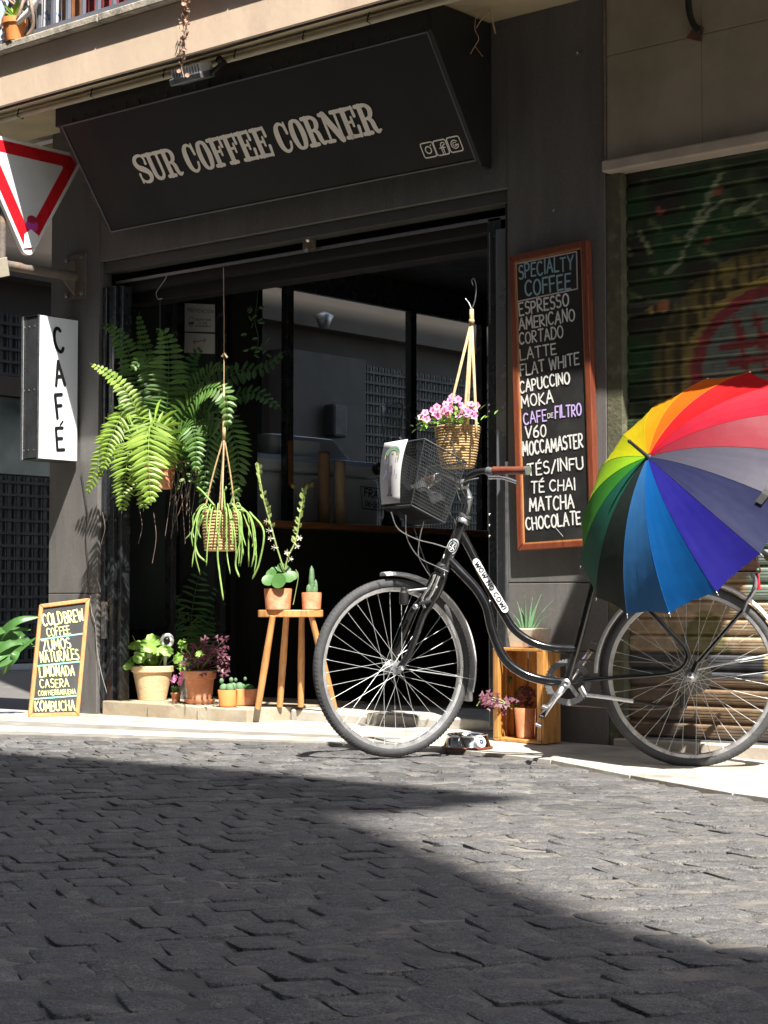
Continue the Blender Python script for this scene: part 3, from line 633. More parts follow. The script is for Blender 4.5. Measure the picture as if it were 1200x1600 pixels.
# ---------------------------------------------------------------- balcony
bal = thing('balcony', 'beige rendered balcony with a stone lip and grey blue railing above the cafe sign', 'balcony', (-1.5, -.4, 3.28))
P_('soffit', M['soffit'], -3.9, 3.2, -.555, -.001, 3.278, 3.34, bal); 
for (a, b) in ((-4.2, -2.905), (-2.9, .4), (.405, 3.2)): P_('fascia_panel', M['fascia'], a, b, -.62, -.556, 3.255, 3.528, bal, .004)
for (a, b) in ((-4.2, -2.84), (-2.836, -2.05), (-2.046, -1.1), (-1.096, -.2), (-.196, 1.2), (1.204, 3.2)): P_('lip_stone', M['lip'], a, b, -.665, -.3, 3.53, 3.575, bal, .008)
P_('balcony_floor', M['lip'], -4.2, 3.2, -.3, .5, 3.45, 3.5, bal)
MB().tube([(-4, -.47, 3.245), (-2.6, -.465, 3.245), (-1.5, -.47, 3.24), (-.1, -.465, 3.245), (.1, -.45, 3.25)], .017, 8).build('pipe', M['pipe'], bal, smooth=True)
MB().tube(cr([(-4, -.6, 3.25), (-3, -.6, 3.247), (-2.2, -.6, 3.249), (-1.4, -.6, 3.244), (-.6, -.6, 3.25), (.3, -.6, 3.247)], 5), .006, 5).build('cable', M['blackdull'], bal)
for x in (-3.6, -2.9, -2.3, -1.75, -1.25, -.8, -.4): MB().tube([(x, -.48, 3.28), (x - .004, -.49, 3.235), (x, -.455, 3.225), (x, -.44, 3.27)], .004, 5).build('pipe_clip', M['blackdull'], bal)
MB().box(-4.2, 3.2, -.6, -.57, 3.60, 3.625).build('bottom_rail', M['rail'], bal); MB().box(-4.2, 3.2, -.61, -.56, 4.45, 4.49).build('top_rail', M['rail'], bal)
x = -4.15
while x < 3.2: MB().box(x, x + .018, -.595, -.575, 3.626, 4.449).build('baluster', M['rail'], bal); x += .118
P_('upper_storey', M['opp'], -3.2, 3.25, .52, 12, 3.4, 16, bevel=0)
upw = thing('upper_wall', 'dark brown upper floor wall behind the balcony railing', 'wall', (-1, .4, 3.5))
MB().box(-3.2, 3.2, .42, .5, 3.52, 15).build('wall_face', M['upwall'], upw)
for (x0_, x1_, nm, lb, m) in ((-2.42, -2.2, 'curtain', 'dark red gathered curtain behind the balcony railing', 'redcloth'), (-2.72, -2.62, 'hanging_cloth', 'blue and white patterned cloth on the balcony', 'cloth')):
    mb = MB(); pts = []
    n = 26
    for i in range(n + 1):
        x = x0_ * 1 + (x1_ + (.35 if nm == 'curtain' else 0) - x0_) * i / n; y = -.45 + .03 * math.sin(i * 1.3); pts += [(x, y, 3.6), (x, y + .01, 4.4)]
    mb.add(pts, [(2 * i, 2 * i + 2, 2 * i + 3, 2 * i + 1) for i in range(n)]); o = mb.build(nm, M[m], smooth=True, loc=(x0_, -.45, 3.6)); tag(o, lb, 'cloth')
o = MB().box(-2.53, -2.44, -.5, -.35, 3.578, 3.95).build('storage_box', M['bar'], loc=(-2.45, -.42, 3.6), bevel=.004); tag(o, 'brown wooden box standing behind the balcony bars', 'box')
o = MB().hexa([(-3.0, -.5, 3.578), (-2.78, -.5, 3.578), (-2.78, -.42, 3.578), (-3.0, -.42, 3.578), (-3.0, -.46, 4.1), (-2.78, -.46, 4.1), (-2.78, -.4, 4.1), (-3.0, -.4, 4.1)]).build('board', M['paper'], loc=(-2.9, -.45, 3.6), bevel=.003); tag(o, 'pale board leaning behind the balcony railing near the pot', 'board')
o = MB().lathe([(.07, 0), (.09, .12), (.085, .2), (.0, .2)], (-2.86, -.5, 3.58), 14).build('bucket', M['rubber'], loc=(-2.86, -.5, 3.58), smooth=True); tag(o, 'dark bucket behind the balcony bars', 'bucket')
# dry woody vine on the balcony and the trailing one hanging down
t = thing('dry_vine', 'tangle of bare dry vine stems wound around the balcony railing', 'plant', (-2.8, -.6, 3.6))
for k in range(9):
    x = -2.97 + k * .045; pts = [(x + rnd.uniform(-.05, .05), -.63 + rnd.uniform(-.04, .03), 3.56 + .09 * i + rnd.uniform(-.03, .03)) for i in range(9)]
    MB().tube(cr(pts, 4), rnd.uniform(.004, .010), 6).build('stem', M['dead'], t, smooth=True)
MB().tube(cr([(-2.85, -.63, 3.62), (-2.72, -.65, 3.66), (-2.6, -.63, 3.74), (-2.5, -.6, 3.9)], 6), .016, 8).build('hose', M['chalk'], t, smooth=True)
t = thing('trailing_vine', 'thin reddish dry vine trailing down over the beige balcony edge above the floodlight', 'plant', (-1.5, -.68, 3.5))
for k in range(3):
    a = aty(288 + k * 3, -10, -.69); b = aty(286 + k * 2, 122 - k * 30, -.69)
    pts = [a + (b - a) * (i / 8) + Vector((.012 * math.sin(i * 1.7 + k), .008 * math.cos(i * 2.1), 0)) for i in range(9)]
    MB().tube(cr(pts, 3), .0022, 5).build('stem', M['dead'], t)
    mb = MB(); m2 = MB()
    for i in range(26):
        q = a + (b - a) * rnd.random() + Vector((rnd.uniform(-.02, .02), rnd.uniform(-.02, .01), 0)); d_ = Vector((rnd.uniform(-1, 1), rnd.uniform(-1, .3), rnd.uniform(-1, .4))).normalized()
        (m2 if (q.z > 3.55 and rnd.random() < .8) else mb).disc(q, d_, rnd.uniform(.006, .012), 6)
    mb.build('leaf_cluster', M['deadleaf'], t)['kind'] = 'stuff'
    if m2.v: m2.build('green_leaf_cluster', M['fern2'], t)['kind'] = 'stuff'
# pot on balcony
q = aty(8, 62, -.7); t = thing('potted_plant', 'small orange clay pot with green leaves on the far left balcony lip', 'plant', (q.x, -.7, 3.58))
z0 = q.z - .04
MB().lathe([(.045, -.02), (.062, .07), (.07, .07), (.07, .1), (.06, .1), (.058, .09), (0, .09)], (q.x - .01, -.63, 3.578 + .02), 16).build('pot', M['terra2'], t, smooth=True, auto=40)
mb = MB()
for i in range(9):
    a = rnd.uniform(0, 6.28); b0 = Vector((q.x - .01, -.63, 3.68)); mb.leaf(b0 + Vector((0, 0, .02)), b0 + Vector((.07 * math.cos(a), .07 * math.sin(a), rnd.uniform(.06, .16))), (-math.sin(a), math.cos(a), 0), .03)
mb.build('leaves', M['geran'], t, smooth=True)
# loose string at right end of the sign
q = aty(745, 12, -.2); t = thing('loose_string', 'tangled pale string dangling at the right end of the sign', 'string', tuple(q))
k_ = [(752, 12), (745, 22), (742, 45), (748, 60), (742, 72), (735, 84)]; MB().tube(cr([aty(x, y, -.2) for x, y in k_], 4), .002, 5).build('strand', M['rope'], t)
MB().tube(cr([aty(x, y, -.2) for x, y in ((766, 14), (760, 22), (750, 34), (744, 44))], 4), .0025, 5).tube(cr([aty(x, y, -.2) for x, y in ((742, 72), (748, 80), (754, 88))], 4), .0018, 5).tube(cr([aty(x, y, -.2) for x, y in ((766, 14), (770, 35), (774, 52))], 4), .004, 5).build('strand', M['rope'], t)

# ---------------------------------------------------------------- neighbour building with the painted shutter
nb = thing('neighbour_building', 'brown beige stone clad shopfront to the right of the dark cafe wall', 'building', (1.5, 0, 0))
zj = aty(989, 79, 0).z; xj = aty(1097, 120, 0).x
P_('cladding_panel', M['panel'], .56, xj - .001, -.005, .3, 2.53, zj - .001, nb); P_('cladding_panel', M['panel'], xj + .001, 1.75, -.005, .3, 2.53, zj - .001, nb); P_('cladding_panel', M['panel'], 1.752, 3.1, -.005, .3, 2.53, zj - .001, nb)
P_('cladding_panel', M['panel'], .56, xj - .001, -.005, .3, zj + .001, 3.27, nb); P_('cladding_panel', M['panel'], xj + .001, 1.75, -.005, .3, zj + .001, 3.27, nb); P_('cladding_panel', M['panel'], 1.752, 3.1, -.005, .3, zj + .001, 3.27, nb)
P_('edge_strip', M['rust'], .547, .558, -.012, .3, 2.5, 3.27, nb)
P_('ledge', M['ledge'], .56, 3.1, -.05, .1, 2.478, 2.528, nb, .008)
P_('side_post', M['shutpost'], .547, .625, .004, .3, -.05, 2.476, nb)
for (a, b) in ((.60, 1.02), (1.024, 1.5), (1.504, 2.0), (2.004, 2.6), (2.604, 3.1)): P_('sill_block', M['ledge'], a, b, -.045, .12, g(1.0, 0) - .04, .035, nb, .006)
mb = MB(); mb.tube(cr([aty(x, y, -.04) for x, y in ((1076, -30), (1076, 10), (1082, 35), (1094, 52))], 5), .014, 8).build('cable', M['blackdull'], nb, smooth=True)
q = aty(1090, 56, -.01); MB().prism([q + Vector((-.05, 0, 0)), q + Vector((.02, 0, -.03)), q + Vector((.03, 0, .03)), q + Vector((0, 0, .05))], (0, -.01, 0)).build('broken_tile', M['oldwood'], nb)
# shutter: curved slats, painted
sh = thing('roller_shutter', 'closed roller shutter sprayed with a green jungle mural and a red and yellow ring', 'shutter', (1.4, .05, 0))
cR = aty(1205, 575, .05); ex0 = aty(1088, 600, .05)
ccx, ccz = cR.x + .06, cR.z - .02; rX = ccx - ex0.x; rZ = aty(1200, 452, .05).z - ccz
strokes = [[aty(x, y, .05) for x, y in s_] for s_ in (((1147, 497), (1158, 520), (1163, 560), (1172, 600)), ((1182, 495), (1192, 530), (1197, 580)), ((1131, 543), (1165, 538), (1210, 530)), ((1141, 567), (1170, 563), (1210, 556)))]
sprays = [(aty(x, y, .05), r_, c_) for x, y, r_, c_ in ((1030, 330, .018, (.5, .09, .03)), (1122, 298, .02, (.45, .1, .04)), (1105, 376, .018, (.35, .06, .04)), (1038, 478, .03, (.5, .16, .03)), (1017, 485, .016, (.45, .30, .02)))]
lines_ = [[aty(x, y, .05) for x, y in s_] for s_ in (((1130, 270), (1112, 300), (1092, 340), (1075, 370)), ((1130, 312), (1110, 330), (1086, 360), (1060, 412), (1040, 430)), ((1000, 365), (1015, 392), (1022, 400)), ((1186, 310), (1170, 325), (1150, 332)))]
def hsh(a, b): v = math.sin(a * 127.1 + b * 311.7) * 43758.5453; return v - math.floor(v)
def vn(x, z):
    i, j = math.floor(x), math.floor(z); fx, fz = x - i, z - j; fx = fx * fx * (3 - 2 * fx); fz = fz * fz * (3 - 2 * fz)
    return (hsh(i, j) * (1 - fx) + hsh(i + 1, j) * fx) * (1 - fz) + (hsh(i, j + 1) * (1 - fx) + hsh(i + 1, j + 1) * fx) * fz
def segd(p, L_):
    best = 9
    for a, b in zip(L_, L_[1:]):
        dx, dz = b.x - a.x, b.z - a.z; t = max(0, min(1, ((p[0] - a.x) * dx + (p[1] - a.z) * dz) / (dx * dx + dz * dz + 1e-9))); best = min(best, math.hypot(p[0] - a.x - dx * t, p[1] - a.z - dz * t))
    return best
def mix(a, b, t): t = max(0, min(1, t)); return tuple(a[i] * (1 - t) + b[i] * t for i in range(3))
def paint(x, z):
    n1 = vn(x * 6, z * 6); n2 = vn(x * 17 + 5, z * 14); n3 = vn(x * 40, z * 9 + 3); n4 = vn(x * 3 + 9, z * 3)
    c = mix((.035, .038, .020), (.025, .10, .022), (n1 - .45) * 3); c = mix(c, (.085, .16, .05), (n2 - .72) * 3.5)
    # painted foliage strokes fanning out
    a_ = math.sin((x * 1.0 + z * 1.7) * 26 + n4 * 6); 
    if 1.6 < z < 2.3 and a_ > .86 and n2 > .4: c = mix(c, (.14, .24, .06), .8)
    d = math.hypot((x - ccx) / rX, (z - ccz) / rZ)
    if 1.35 > z > .25 or (z > 1.3 and d < 1.55):
        yel = (math.sin(x * 95 + n3 * 5) > -.1); m_ = sm((1.72 - d) / .35) * sm((d - .9) / .2) * (1 if z > ccz - .5 else 0)
        if yel: c = mix(c, (.34, .27, .03), m_ * .75 * (.4 + n2))
        else: c = mix(c, (.10, .085, .02), m_ * .7)
    if z < 1.0:
        c = mix((.15, .14, .02), (.05, .05, .03), n1 * 1.4)
        if z < .82: c = mix((.48, .36, .20), (.34, .24, .11), n2 * 1.3) if n4 > .42 else mix((.05, .06, .05), (.30, .26, .04), n1)
        if z > .62 and x > 1.2: c = mix(c, (.16, .30, .24), .85)
        if .93 < z < .99 and x > 1.2: c = (.40, .05, .04)
        if .25 < z < .40 and x < 1.5: c = mix((.03, .035, .045), (.09, .10, .11), n2)
        if z < .5 and 1.27 < x < 1.36: c = (.40, .30, .05)
        if z < .3: c = mix((.05, .06, .08), (.20, .13, .06), (n1 - .3) * 2)
        if z > .84 and x < 1.15: c = mix((.20, .18, .02), (.10, .10, .02), n1)
    if d < 1.15 + .04 * n3: c = mix((.46, .34, .03), (.30, .22, .03), n2)
    if d < 1.07 + .02 * n1: c = mix((.40, .03, .035), (.28, .025, .035), n3)
    if d < .93 + .02 * n2: c = mix((.20, .27, .20), (.15, .21, .16), n2)
    if d < .93:
        for L_ in strokes:
            if segd((x, z), L_) < .016: c = (.33, .025, .025)
    for L_ in lines_:
        if segd((x, z), L_) < .011 * (.4 + n3): c = mix(c, (.30, .40, .18), .9)
    for (p_, r_, c_) in sprays:
        if math.hypot(x - p_.x, z - p_.z) < r_ * (.9 + .3 * n2): c = c_
    if vn(x * 2.3 + 4, z * 30) > .86: c = mix(c, (.25, .25, .22), .25)
    return c
pitch = .0722; z = .045; prof = [(.0, .012), (.006, .003), (.014, -.006), (.020, -.001), (.026, -.008), (.033, -.002), (.039, -.009), (.046, -.002), (.052, -.008), (.059, -.001), (.064, .006), (.0715, .012)]
sid = 0
while z < 2.46:
    nxs = 86 if z > .0 else 60; xa, xb = .628, 2.35; mb = MB(); vs = []; cols = []; dent = rnd.uniform(-.002, .002)
    for (dz, dy) in prof:
        for i in range(nxs + 1):
            x = xa + (xb - xa) * (i / nxs); vs.append((x, .05 + dy + dent, z + dz)); c = paint(x, z + dz); gy_ = (c[0] + c[1] + c[2]) / 3 * .9; k_p = 1.05 * (.86 + .28 * vn(x * 90, (z + dz) * 60)); cols.append(((c[0] * .72 + gy_ * .30) * k_p, (c[1] * .66 + gy_ * .30) * k_p, (c[2] * .72 + gy_ * .26) * k_p, 1))
    fs = [(r_ * (nxs + 1) + i, r_ * (nxs + 1) + i + 1, (r_ + 1) * (nxs + 1) + i + 1, (r_ + 1) * (nxs + 1) + i) for r_ in range(len(prof) - 1) for i in range(nxs)]
    mb.add(vs, fs); o = mb.build('slat', M['shutter'], sh, smooth=True); ca = o.data.color_attributes.new('paint', 'FLOAT_COLOR', 'POINT')
    ca.data.foreach_set('color', [k for c in cols for k in c]); z += pitch
MB().box(.628, 2.35, .08, .09, 0, 2.47).build('backing', M['blackdull'], sh)
MB().box(.628, 2.35, .02, .06, .005, .043).build('bottom_bar', M['steel'], sh, bevel=.003)

aw = thing('shade_panel', 'added unseen dark awning on the balcony edge above the painted shutter', 'shade panel', (2.3, -.66, 3.28))  # out of view, invented to cast the shade on wall and shutter
MB().hexa([(1.87, -.67, 3.27), (2.66, -.67, 3.27), (2.66, -1.22, 3.25), (1.87, -1.22, 3.25), (1.87, -.67, 3.30), (2.66, -.67, 3.30), (2.66, -1.22, 3.28), (1.87, -1.22, 3.28)]).build('canvas', M['blackdull'], aw)
for x_ in (1.9, 2.63): MB().tube([(x_, -.665, 3.45), (x_, -1.18, 3.29)], .008, 6).build('arm', M['steel'], aw)

# ---------------------------------------------------------------- far building across the side street, seen at left and through the side window
fb = thing('far_building', 'shaded building across the side street with a teal window, dark grilles and a beige beam', 'building', (-10.2, 5, 0))
XF = -10.2
def F_(name, m, y0, y1, z0, z1, d=0.0, bevel=0): return MB().box(XF - .3, XF + d, y0, y1, z0, z1).build(name, m, fb, bevel=bevel)
F_('wall', M['plasterb'], -6, 30, 0, 6)
def zof(y): return .604 + (945 - y) / 152.0
F_('beam', M['plaster'], 1, 30, zof(440), zof(395), .25); F_('beam', M['plaster'], 1, 7.4, zof(622), zof(592), .12)
F_('window_pane', M['teal'], 1, 7.4, zof(742), zof(622) - .005, .02)
for (z0, z1, y0, y1) in ((.02, zof(745), 1, 7.4), (zof(590), zof(492), 1, 7.4), (.9, 3.6, 10.6, 14.5)):
    n = int((y1 - y0) / .115)
    mb = MB()
    for i in range(n): mb.box(XF + .03, XF + .045, y0 + i * .115, y0 + i * .115 + .03, z0, z1)
    zz = z0
    while zz < z1: mb.box(XF + .046, XF + .06, y0, y1, zz, zz + .03); zz += .13
    mb.build('security_grille', M['grille'], fb)
    F_('grille_backing', mat('grille gloom', (.011, .014, .015), .4), y0, y1, z0, z1, .005)
F_('column', mat('grey far column', (.042, .04, .038), .8, var=.15), 9.0, 10.4, 0, zof(488), .3)
MB().box(XF + .32, XF + .5, 9.6, 9.85, 2.6, 3.0).build('wall_lamp', M['blackdull'], fb, bevel=.03)
q = atx(506, 500, XF + .5); MB().lathe([(.05, 0), (.12, .15), (.02, .2)], (XF + .5, q.y, q.z - .1), 12).build('wall_lamp', M['steel'], fb, smooth=True)
# beige arched corner bracket under the balcony, on the neighbour side
t = thing('side_wall_bracket', 'beige arched plaster bracket under the balcony at the upper left corner', 'bracket', (-3.4, 0, 3.0))
mb = MB(); pts = [(-3.21, .1, 3.27)] + [(-3.21 - .5 * (1 - math.cos(R(a))), .1, 2.95 + .22 * math.sin(R(a))) for a in range(0, 91, 15)] + [(-3.95, .1, 3.17), (-3.95, .1, 3.27)]
mb.prism(pts, (0, .4, 0)).build('bracket_body', M['soffit'], t)
MB().tube(cr([(-3.25, -.05, 3.0), (-3.4, -.06, 3.08), (-3.6, -.08, 3.06), (-3.8, -.1, 3.1)], 5), .008, 6).build('cable', M['blackdull'], t, smooth=True)

# ---------------------------------------------------------------- opposite building, behind the camera, that shades the street
op = thing('opposite_building', 'tall pale building across the street whose roofline shades the cobbles', 'building', (0, -9, 0))
XC = 11.49; ZR = 17.64
def OB(name, m, *a): return MB().box(*a).build(name, m, op)
OB('wall', M['opp'], -26, XC, -18, -9, -.05, ZR)
# cornice with the slightly skewed edge
MB().hexa([(-26, -9, ZR - .02), (XC + .15, -9, ZR - .02), (XC + .15, -8.24, ZR - .02), (-26, -7.72, ZR - .02), (-26, -9, ZR + .1), (XC + .15, -9, ZR + .1), (XC + .15, -8.24, ZR + .1), (-26, -7.72, ZR + .1)]).build('cornice', M['opp'], op)
MB().box(XC + .02, 44, -20, -10.5, -.05, 10.5).build('low_wing', M['opp'], op)
MB().box(3.3, 40, .1, 12, -.05, 14).build('side_block', M['opp'], nb)
MB().box(XC + .0, XC + .85, -9.4, -9.05, 14.35, 14.75).build('corner_shade_box', M['rubber'], op)  # unseen box added at the corner to cast a small street shadow
for fl_ in range(5):
    for i in range(9):
        x = -22 + i * 3.7; z0 = 1.0 + fl_ * 3.4 if fl_ else .3
        fr = OB('window', M['lip'], x - .08, x + 1.48, -9, -8.95, z0 - .08, z0 + 2.2); OB('pane', M['oppg'], x, x + 1.4, -8.95, -8.94, z0, z0 + 2.1)

# ---------------------------------------------------------------- text helpers on arbitrary planes
def plane(P0, n):
    P0 = Vector(P0); n = Vector(n).normalized()
    def f(x, y): d = ray(x, y); return CAM + d * ((P0 - CAM).dot(n) / d.dot(n))
    return f
def textline(mb, s, pl, nrm, a, b, cap, stroke=.13, jit=.05, gap=.22, space=.4):
    """letters between two measured baseline ends, cap = cap height in photo pixels"""
    p, q = pl(*a), pl(*b); t = pl(a[0], a[1] - cap); ex = (q - p); wdt = ex.length; h = (t - p).length; n = Vector(nrm).normalized(); ex.normalize()
    ey = n.cross(ex).normalized(); 
    if ey.z < 0: ey = -ey
    write(mb, s, p, ex, ey, n, 0, 0, h, wdt, stroke, gap, jit, space)
def strokeline(mb, pl, nrm, pts, w):
    n = Vector(nrm).normalized(); P = [pl(*p) for p in pts]; o = P[0]; ex = (P[1] - P[0]).normalized(); ey = n.cross(ex)
    mb.ribbon([((p - o).dot(ex), (p - o).dot(ey)) for p in P], w, o, ex, ey, n * .0015)

# ---------------------------------------------------------------- tall menu board on the wall
def frame_board(t, q, fw, th, fm, bm, inner=None):
    """q: four corners BL BR TR TL of the outer frame front; builds four mitred frame pieces and a board"""
    q = [Vector(p) for p in q]; n = (q[1] - q[0]).cross(q[3] - q[0]).normalized()
    if n.dot(CAM - q[0]) < 0: n = -n
    c = sum(q, Vector()) / 4
    ins = []
    for i in range(4):
        a, b, d = q[i], q[(i + 1) % 4], q[(i - 1) % 4]; u = (b - a).normalized(); v = (d - a).normalized(); ins.append(a + (u + v) * fw)
    for i in range(4):
        j = (i + 1) % 4; P = [q[i], q[j], ins[j], ins[i]]; e = (q[j] - q[i]).normalized() * .0006
        P = [P[0] + e, P[1] - e, P[2] - e, P[3] + e]
        MB().prism([p - n * th for p in P], n * th).build('frame_piece', M[fm], t, bevel=.004)
    if inner:
        ins2 = []
        for i in range(4):
            a, b, d = ins[i], ins[(i + 1) % 4], ins[(i - 1) % 4]; ins2.append(a + ((b - a).normalized() + (d - a).normalized()) * .005)
        mb = MB()
        for i in range(4): j = (i + 1) % 4; mb.prism([ins[i] - n * .012, ins[j] - n * .012, ins2[j] - n * .012, ins2[i] - n * .012], n * .007)
        mb.build('frame_lip', M[inner], t)
    bd = MB().prism([p - n * .016 for p in ins], n * .004).build('chalkboard', M[bm], t)
    return n, bd
YB = -.045
mp = plane((0, YB + .011, 0), (0, -1, 0))
t = thing('menu_board', 'tall wall mounted chalk menu in a red brown frame headed SPECIALTY COFFEE', 'menu board', (.2, YB, .85))
_, bd = frame_board(t, [aty(808, 861, YB), aty(931, 853, YB), aty(916, 374, YB), aty(795, 400, YB)], .030, .04, 'mahog', 'board', 'wood')
def Z6(x, y): return 780 + x / 2.857, 370 + y / 2.857
w1, w2, w3, w4 = MB(), MB(), MB(), MB(); N0 = (0, -1, 0)
for s, a, b, cap, mbx in (('SPECIALTY', Z6(90, 188), Z6(330, 143), 21, w2), ('COFFEE', Z6(118, 266), Z6(320, 230), 23, w2), ('ESPRESSO', Z6(92, 352), Z6(312, 308), 19, w1), ('AMERICANO', Z6(92, 418), Z6(338, 372), 18, w1),
    ('CORTADO', Z6(92, 482), Z6(287, 446), 17.5, w1), ('LATTE', Z6(97, 552), Z6(256, 522), 17, w1), ('FLAT WHITE', Z6(97, 620), Z6(358, 568), 17.5, w1), ('CAPUCCINO', Z6(94, 697), Z6(316, 652), 17.5, w1), ('MOKA', Z6(102, 765), Z6(242, 736), 18, w1),
    ('CAFE', Z6(113, 838), Z6(213, 818), 17.5, w3), ('DE', Z6(218, 810), Z6(243, 805), 7, w1), ('FILTRO', Z6(252, 810), Z6(368, 797), 18, w3), ('V60', Z6(118, 900), Z6(210, 890), 17.5, w1), ('MOCCAMASTER', Z6(108, 975), Z6(374, 938), 20, w1),
    ('TÉS/INFU', Z6(130, 1065), Z6(376, 1033), 18, w1), ('TÉ CHAI', Z6(145, 1143), Z6(340, 1128), 17, w1), ('MATCHA', Z6(138, 1225), Z6(335, 1208), 20, w1), ('CHOCOLATE', (823, 828), (908, 818), 19, w1)):
    textline(mbx, s, mp, N0, a, b, cap, .13 if mbx is not w1 else .145, .05)
for i in range(4):
    c4 = [Z6(72, 122), Z6(346, 66), Z6(350, 232), Z6(80, 290)]; strokeline(w4, mp, N0, (c4[i], c4[(i + 1) % 4]), .0065)
strokeline(w1, mp, N0, ((868, 824), (880, 838)), .002)
w4.build('chalk_border', mat('pinkish chalk', (.50, .44, .45), .9), t); w1.build('chalk_writing', M['chalk'], t); w2.build('chalk_heading', M['chalkb'], t); w3.build('chalk_line', M['chalkv'], t)

# small chalkboard leaning on the left pillar
BLp, BRp = atz(44, 1121, .008), atz(124, 1119, .008); TRp = aty(141, 934, -.03); want = TRp + (BLp - BRp); nn0 = (BRp - BLp).cross(TRp - BLp).normalized(); d = ray(62, 944); TLp = CAM + d * ((BLp - CAM).dot(nn0) / d.dot(nn0))
BRp = BRp
t = thing('small_chalkboard', 'small leaning chalkboard in a pine frame reading COLD BREW COFFEE', 'chalkboard', tuple(BLp))
n_, bd = frame_board(t, [BLp, BRp, TRp, TLp], .023, .02, 'wood', 'board')
bp_ = plane(BLp - n_ * .011, n_)
wy, wc = MB(), MB()
def Z4(x, y): return x / 4, 850 + y / 4
for s, a, b, cap in (('COLD', Z4(272, 514), Z4(393, 497), 18), ('BREW', Z4(408, 495), Z4(524, 478), 17.5), ('COFFEE', Z4(296, 580), Z4(440, 560), 12.5), ('ZUMOS', Z4(272, 668), Z4(443, 648), 16), ('NATURALES', Z4(257, 742), Z4(493, 720), 15.5),
    ('LIMONADA', Z4(250, 831), Z4(465, 820), 15.5), ('CASERA', Z4(252, 900), Z4(430, 892), 12.5), ('CON HIERBABUENA', Z4(240, 949), Z4(474, 936), 7.5), ('KOMBUCHA', Z4(222, 1046), Z4(467, 1038), 15)):
    textline(wy, s, bp_, n_, a, b, cap, .125, .04, .24)
for a, b in ((Z4(250, 598), Z4(520, 560)), (Z4(230, 763), Z4(500, 735)), (Z4(206, 970), Z4(480, 948))): strokeline(wc, bp_, n_, (a, b), .008)
wy.build('chalk_writing', M['chalky'], t); wc.build('chalk_rule', M['chalkc'], t)

# ---------------------------------------------------------------- projecting light box
t = thing('light_box_sign', 'white projecting box sign reading CAFÉ down its side on the left pillar', 'sign', (-3.03, -.15, 1.4))
x0, x1, y0, y1, z0, z1 = -3.1, -2.95, -.285, -.015, 1.40, 2.185
MB().box(x0 + .006, x1 - .006, y0 + .006, y1, z0 + .006, z1 - .006).build('box_body', M['perspex'], t)
for xx in (x1 - .005, x0): MB().box(xx, xx + .005, y0, y1, z0, z1).build('face_panel', M['lightbox'], t, bevel=.0015)
MB().box(x1 - .012, x1 + .001, y0 - .004, y0, z0 - .004, z1 + .004).box(x0 - .001, x0 + .012, y0 - .004, y0, z0 - .004, z1 + .004).build('edge_strip', M['steel'], t)
for zz in (z1 + .0005, z0 - .004): MB().box(x0, x1, y0, y1, zz, zz + .0035).build('end_plate', M['blackdull'], t)
MB().box(-3.05, -3.0, -.015, -.001, 1.5, 2.1).build('wall_mount', M['blackdull'], t)
for zz in (1.45, 1.78, 2.13):
    for xx in (-3.085, -3.045, -3.0): MB().lathe([(.004, 0), (.003, .004)], (xx, y0 + .006, zz), 6, (0, -1, 0)).build('rivet', M['silver'], t)
fx_ = plane((x1 + .001, 0, 0), (1, 0, 0)); mb = MB()
for ch, (a, b), cap in (('C', ((88.5, 551), (100, 549)), 37), ('A', ((87.5, 602), (101, 601)), 37), ('F', ((89.5, 653), (100, 652)), 36), ('E', ((89.5, 703), (100, 702.5)), 34)):
    textline(mb, ch, fx_, (1, 0, 0), a, b, cap, .15, 0)
p = fx_(94, 664); mb.ribbon([(0, 0), (.018, .022)], .011, p, Vector((0, 1, 0)), ZZ, Vector((.0014, 0, 0)))
mb.build('lettering', M['ink'], t)

# ---------------------------------------------------------------- yield sign on its wall arm
t = thing('yield_sign', 'white inverted triangle give way sign with a red border on a rusty wall arm', 'road sign', (-2.93, -.38, 2.45))
XS = -2.935
def tri(inset, r_=.045):
    T = [Vector((-.775, 3.115)), Vector((.015, 3.115)), Vector((-.38, 2.455))]; c = sum(T, Vector((0, 0))) / 3; inr = .215
    T = [c + (p - c) * (1 - inset / inr) for p in T]; rr = max(.008, r_ - inset * .6); out = []
    for i in range(3):
        p, a, b = T[i], T[(i - 1) % 3], T[(i + 1) % 3]; u = (a - p).normalized(); v = (b - p).normalized(); bis = (u + v).normalized(); half = u.angle(v) / 2; cc = p + bis * rr / math.sin(half)
        for k in range(6):
            f = k / 5; s0 = p + u * rr / math.tan(half) - cc; s1 = p + v * rr / math.tan(half) - cc; d_ = (s0 * (1 - f) + s1 * f).normalized() * rr; out.append(cc + d_)
    return [(XS, q.x, q.y) for q in out]
MB().prism(tri(0), (-.028, 0, 0)).build('sign_plate', M['white'], t, bevel=.003)
MB().prism(tri(.02), (.0015, 0, 0)).build('red_border', M['red'], t); 
MB().prism([(p[0] + .0016, p[1], p[2]) for p in tri(.085, .06)], (.0014, 0, 0)).build('white_field', M['signwhite'], t)
ys_ = plane((XS + .004, 0, 0), (1, 0, 0))
q = ys_(50, 352); MB().prism([(XS + .0032, q.y + .042 * math.cos(a * .5236), q.z + .038 * math.sin(a * .5236)) for a in range(12)], (.001, 0, 0)).build('sticker', M['pinkst'], t)
q = ys_(50, 343); MB().prism([(XS + .0045, q.y + .034 * math.cos(a * .5236), q.z + .022 * math.sin(a * .5236)) for a in range(12)], (.0006, 0, 0)).build('sticker', M['redst'], t)
MB().prism([tuple(ys_(x, y) + Vector((.0012, 0, 0))) for x, y in ((37, 388), (38, 366), (48, 358), (60, 368), (57, 386))], (.0006, 0, 0)).build('sticker', M['white'], t)
zt = 2.44
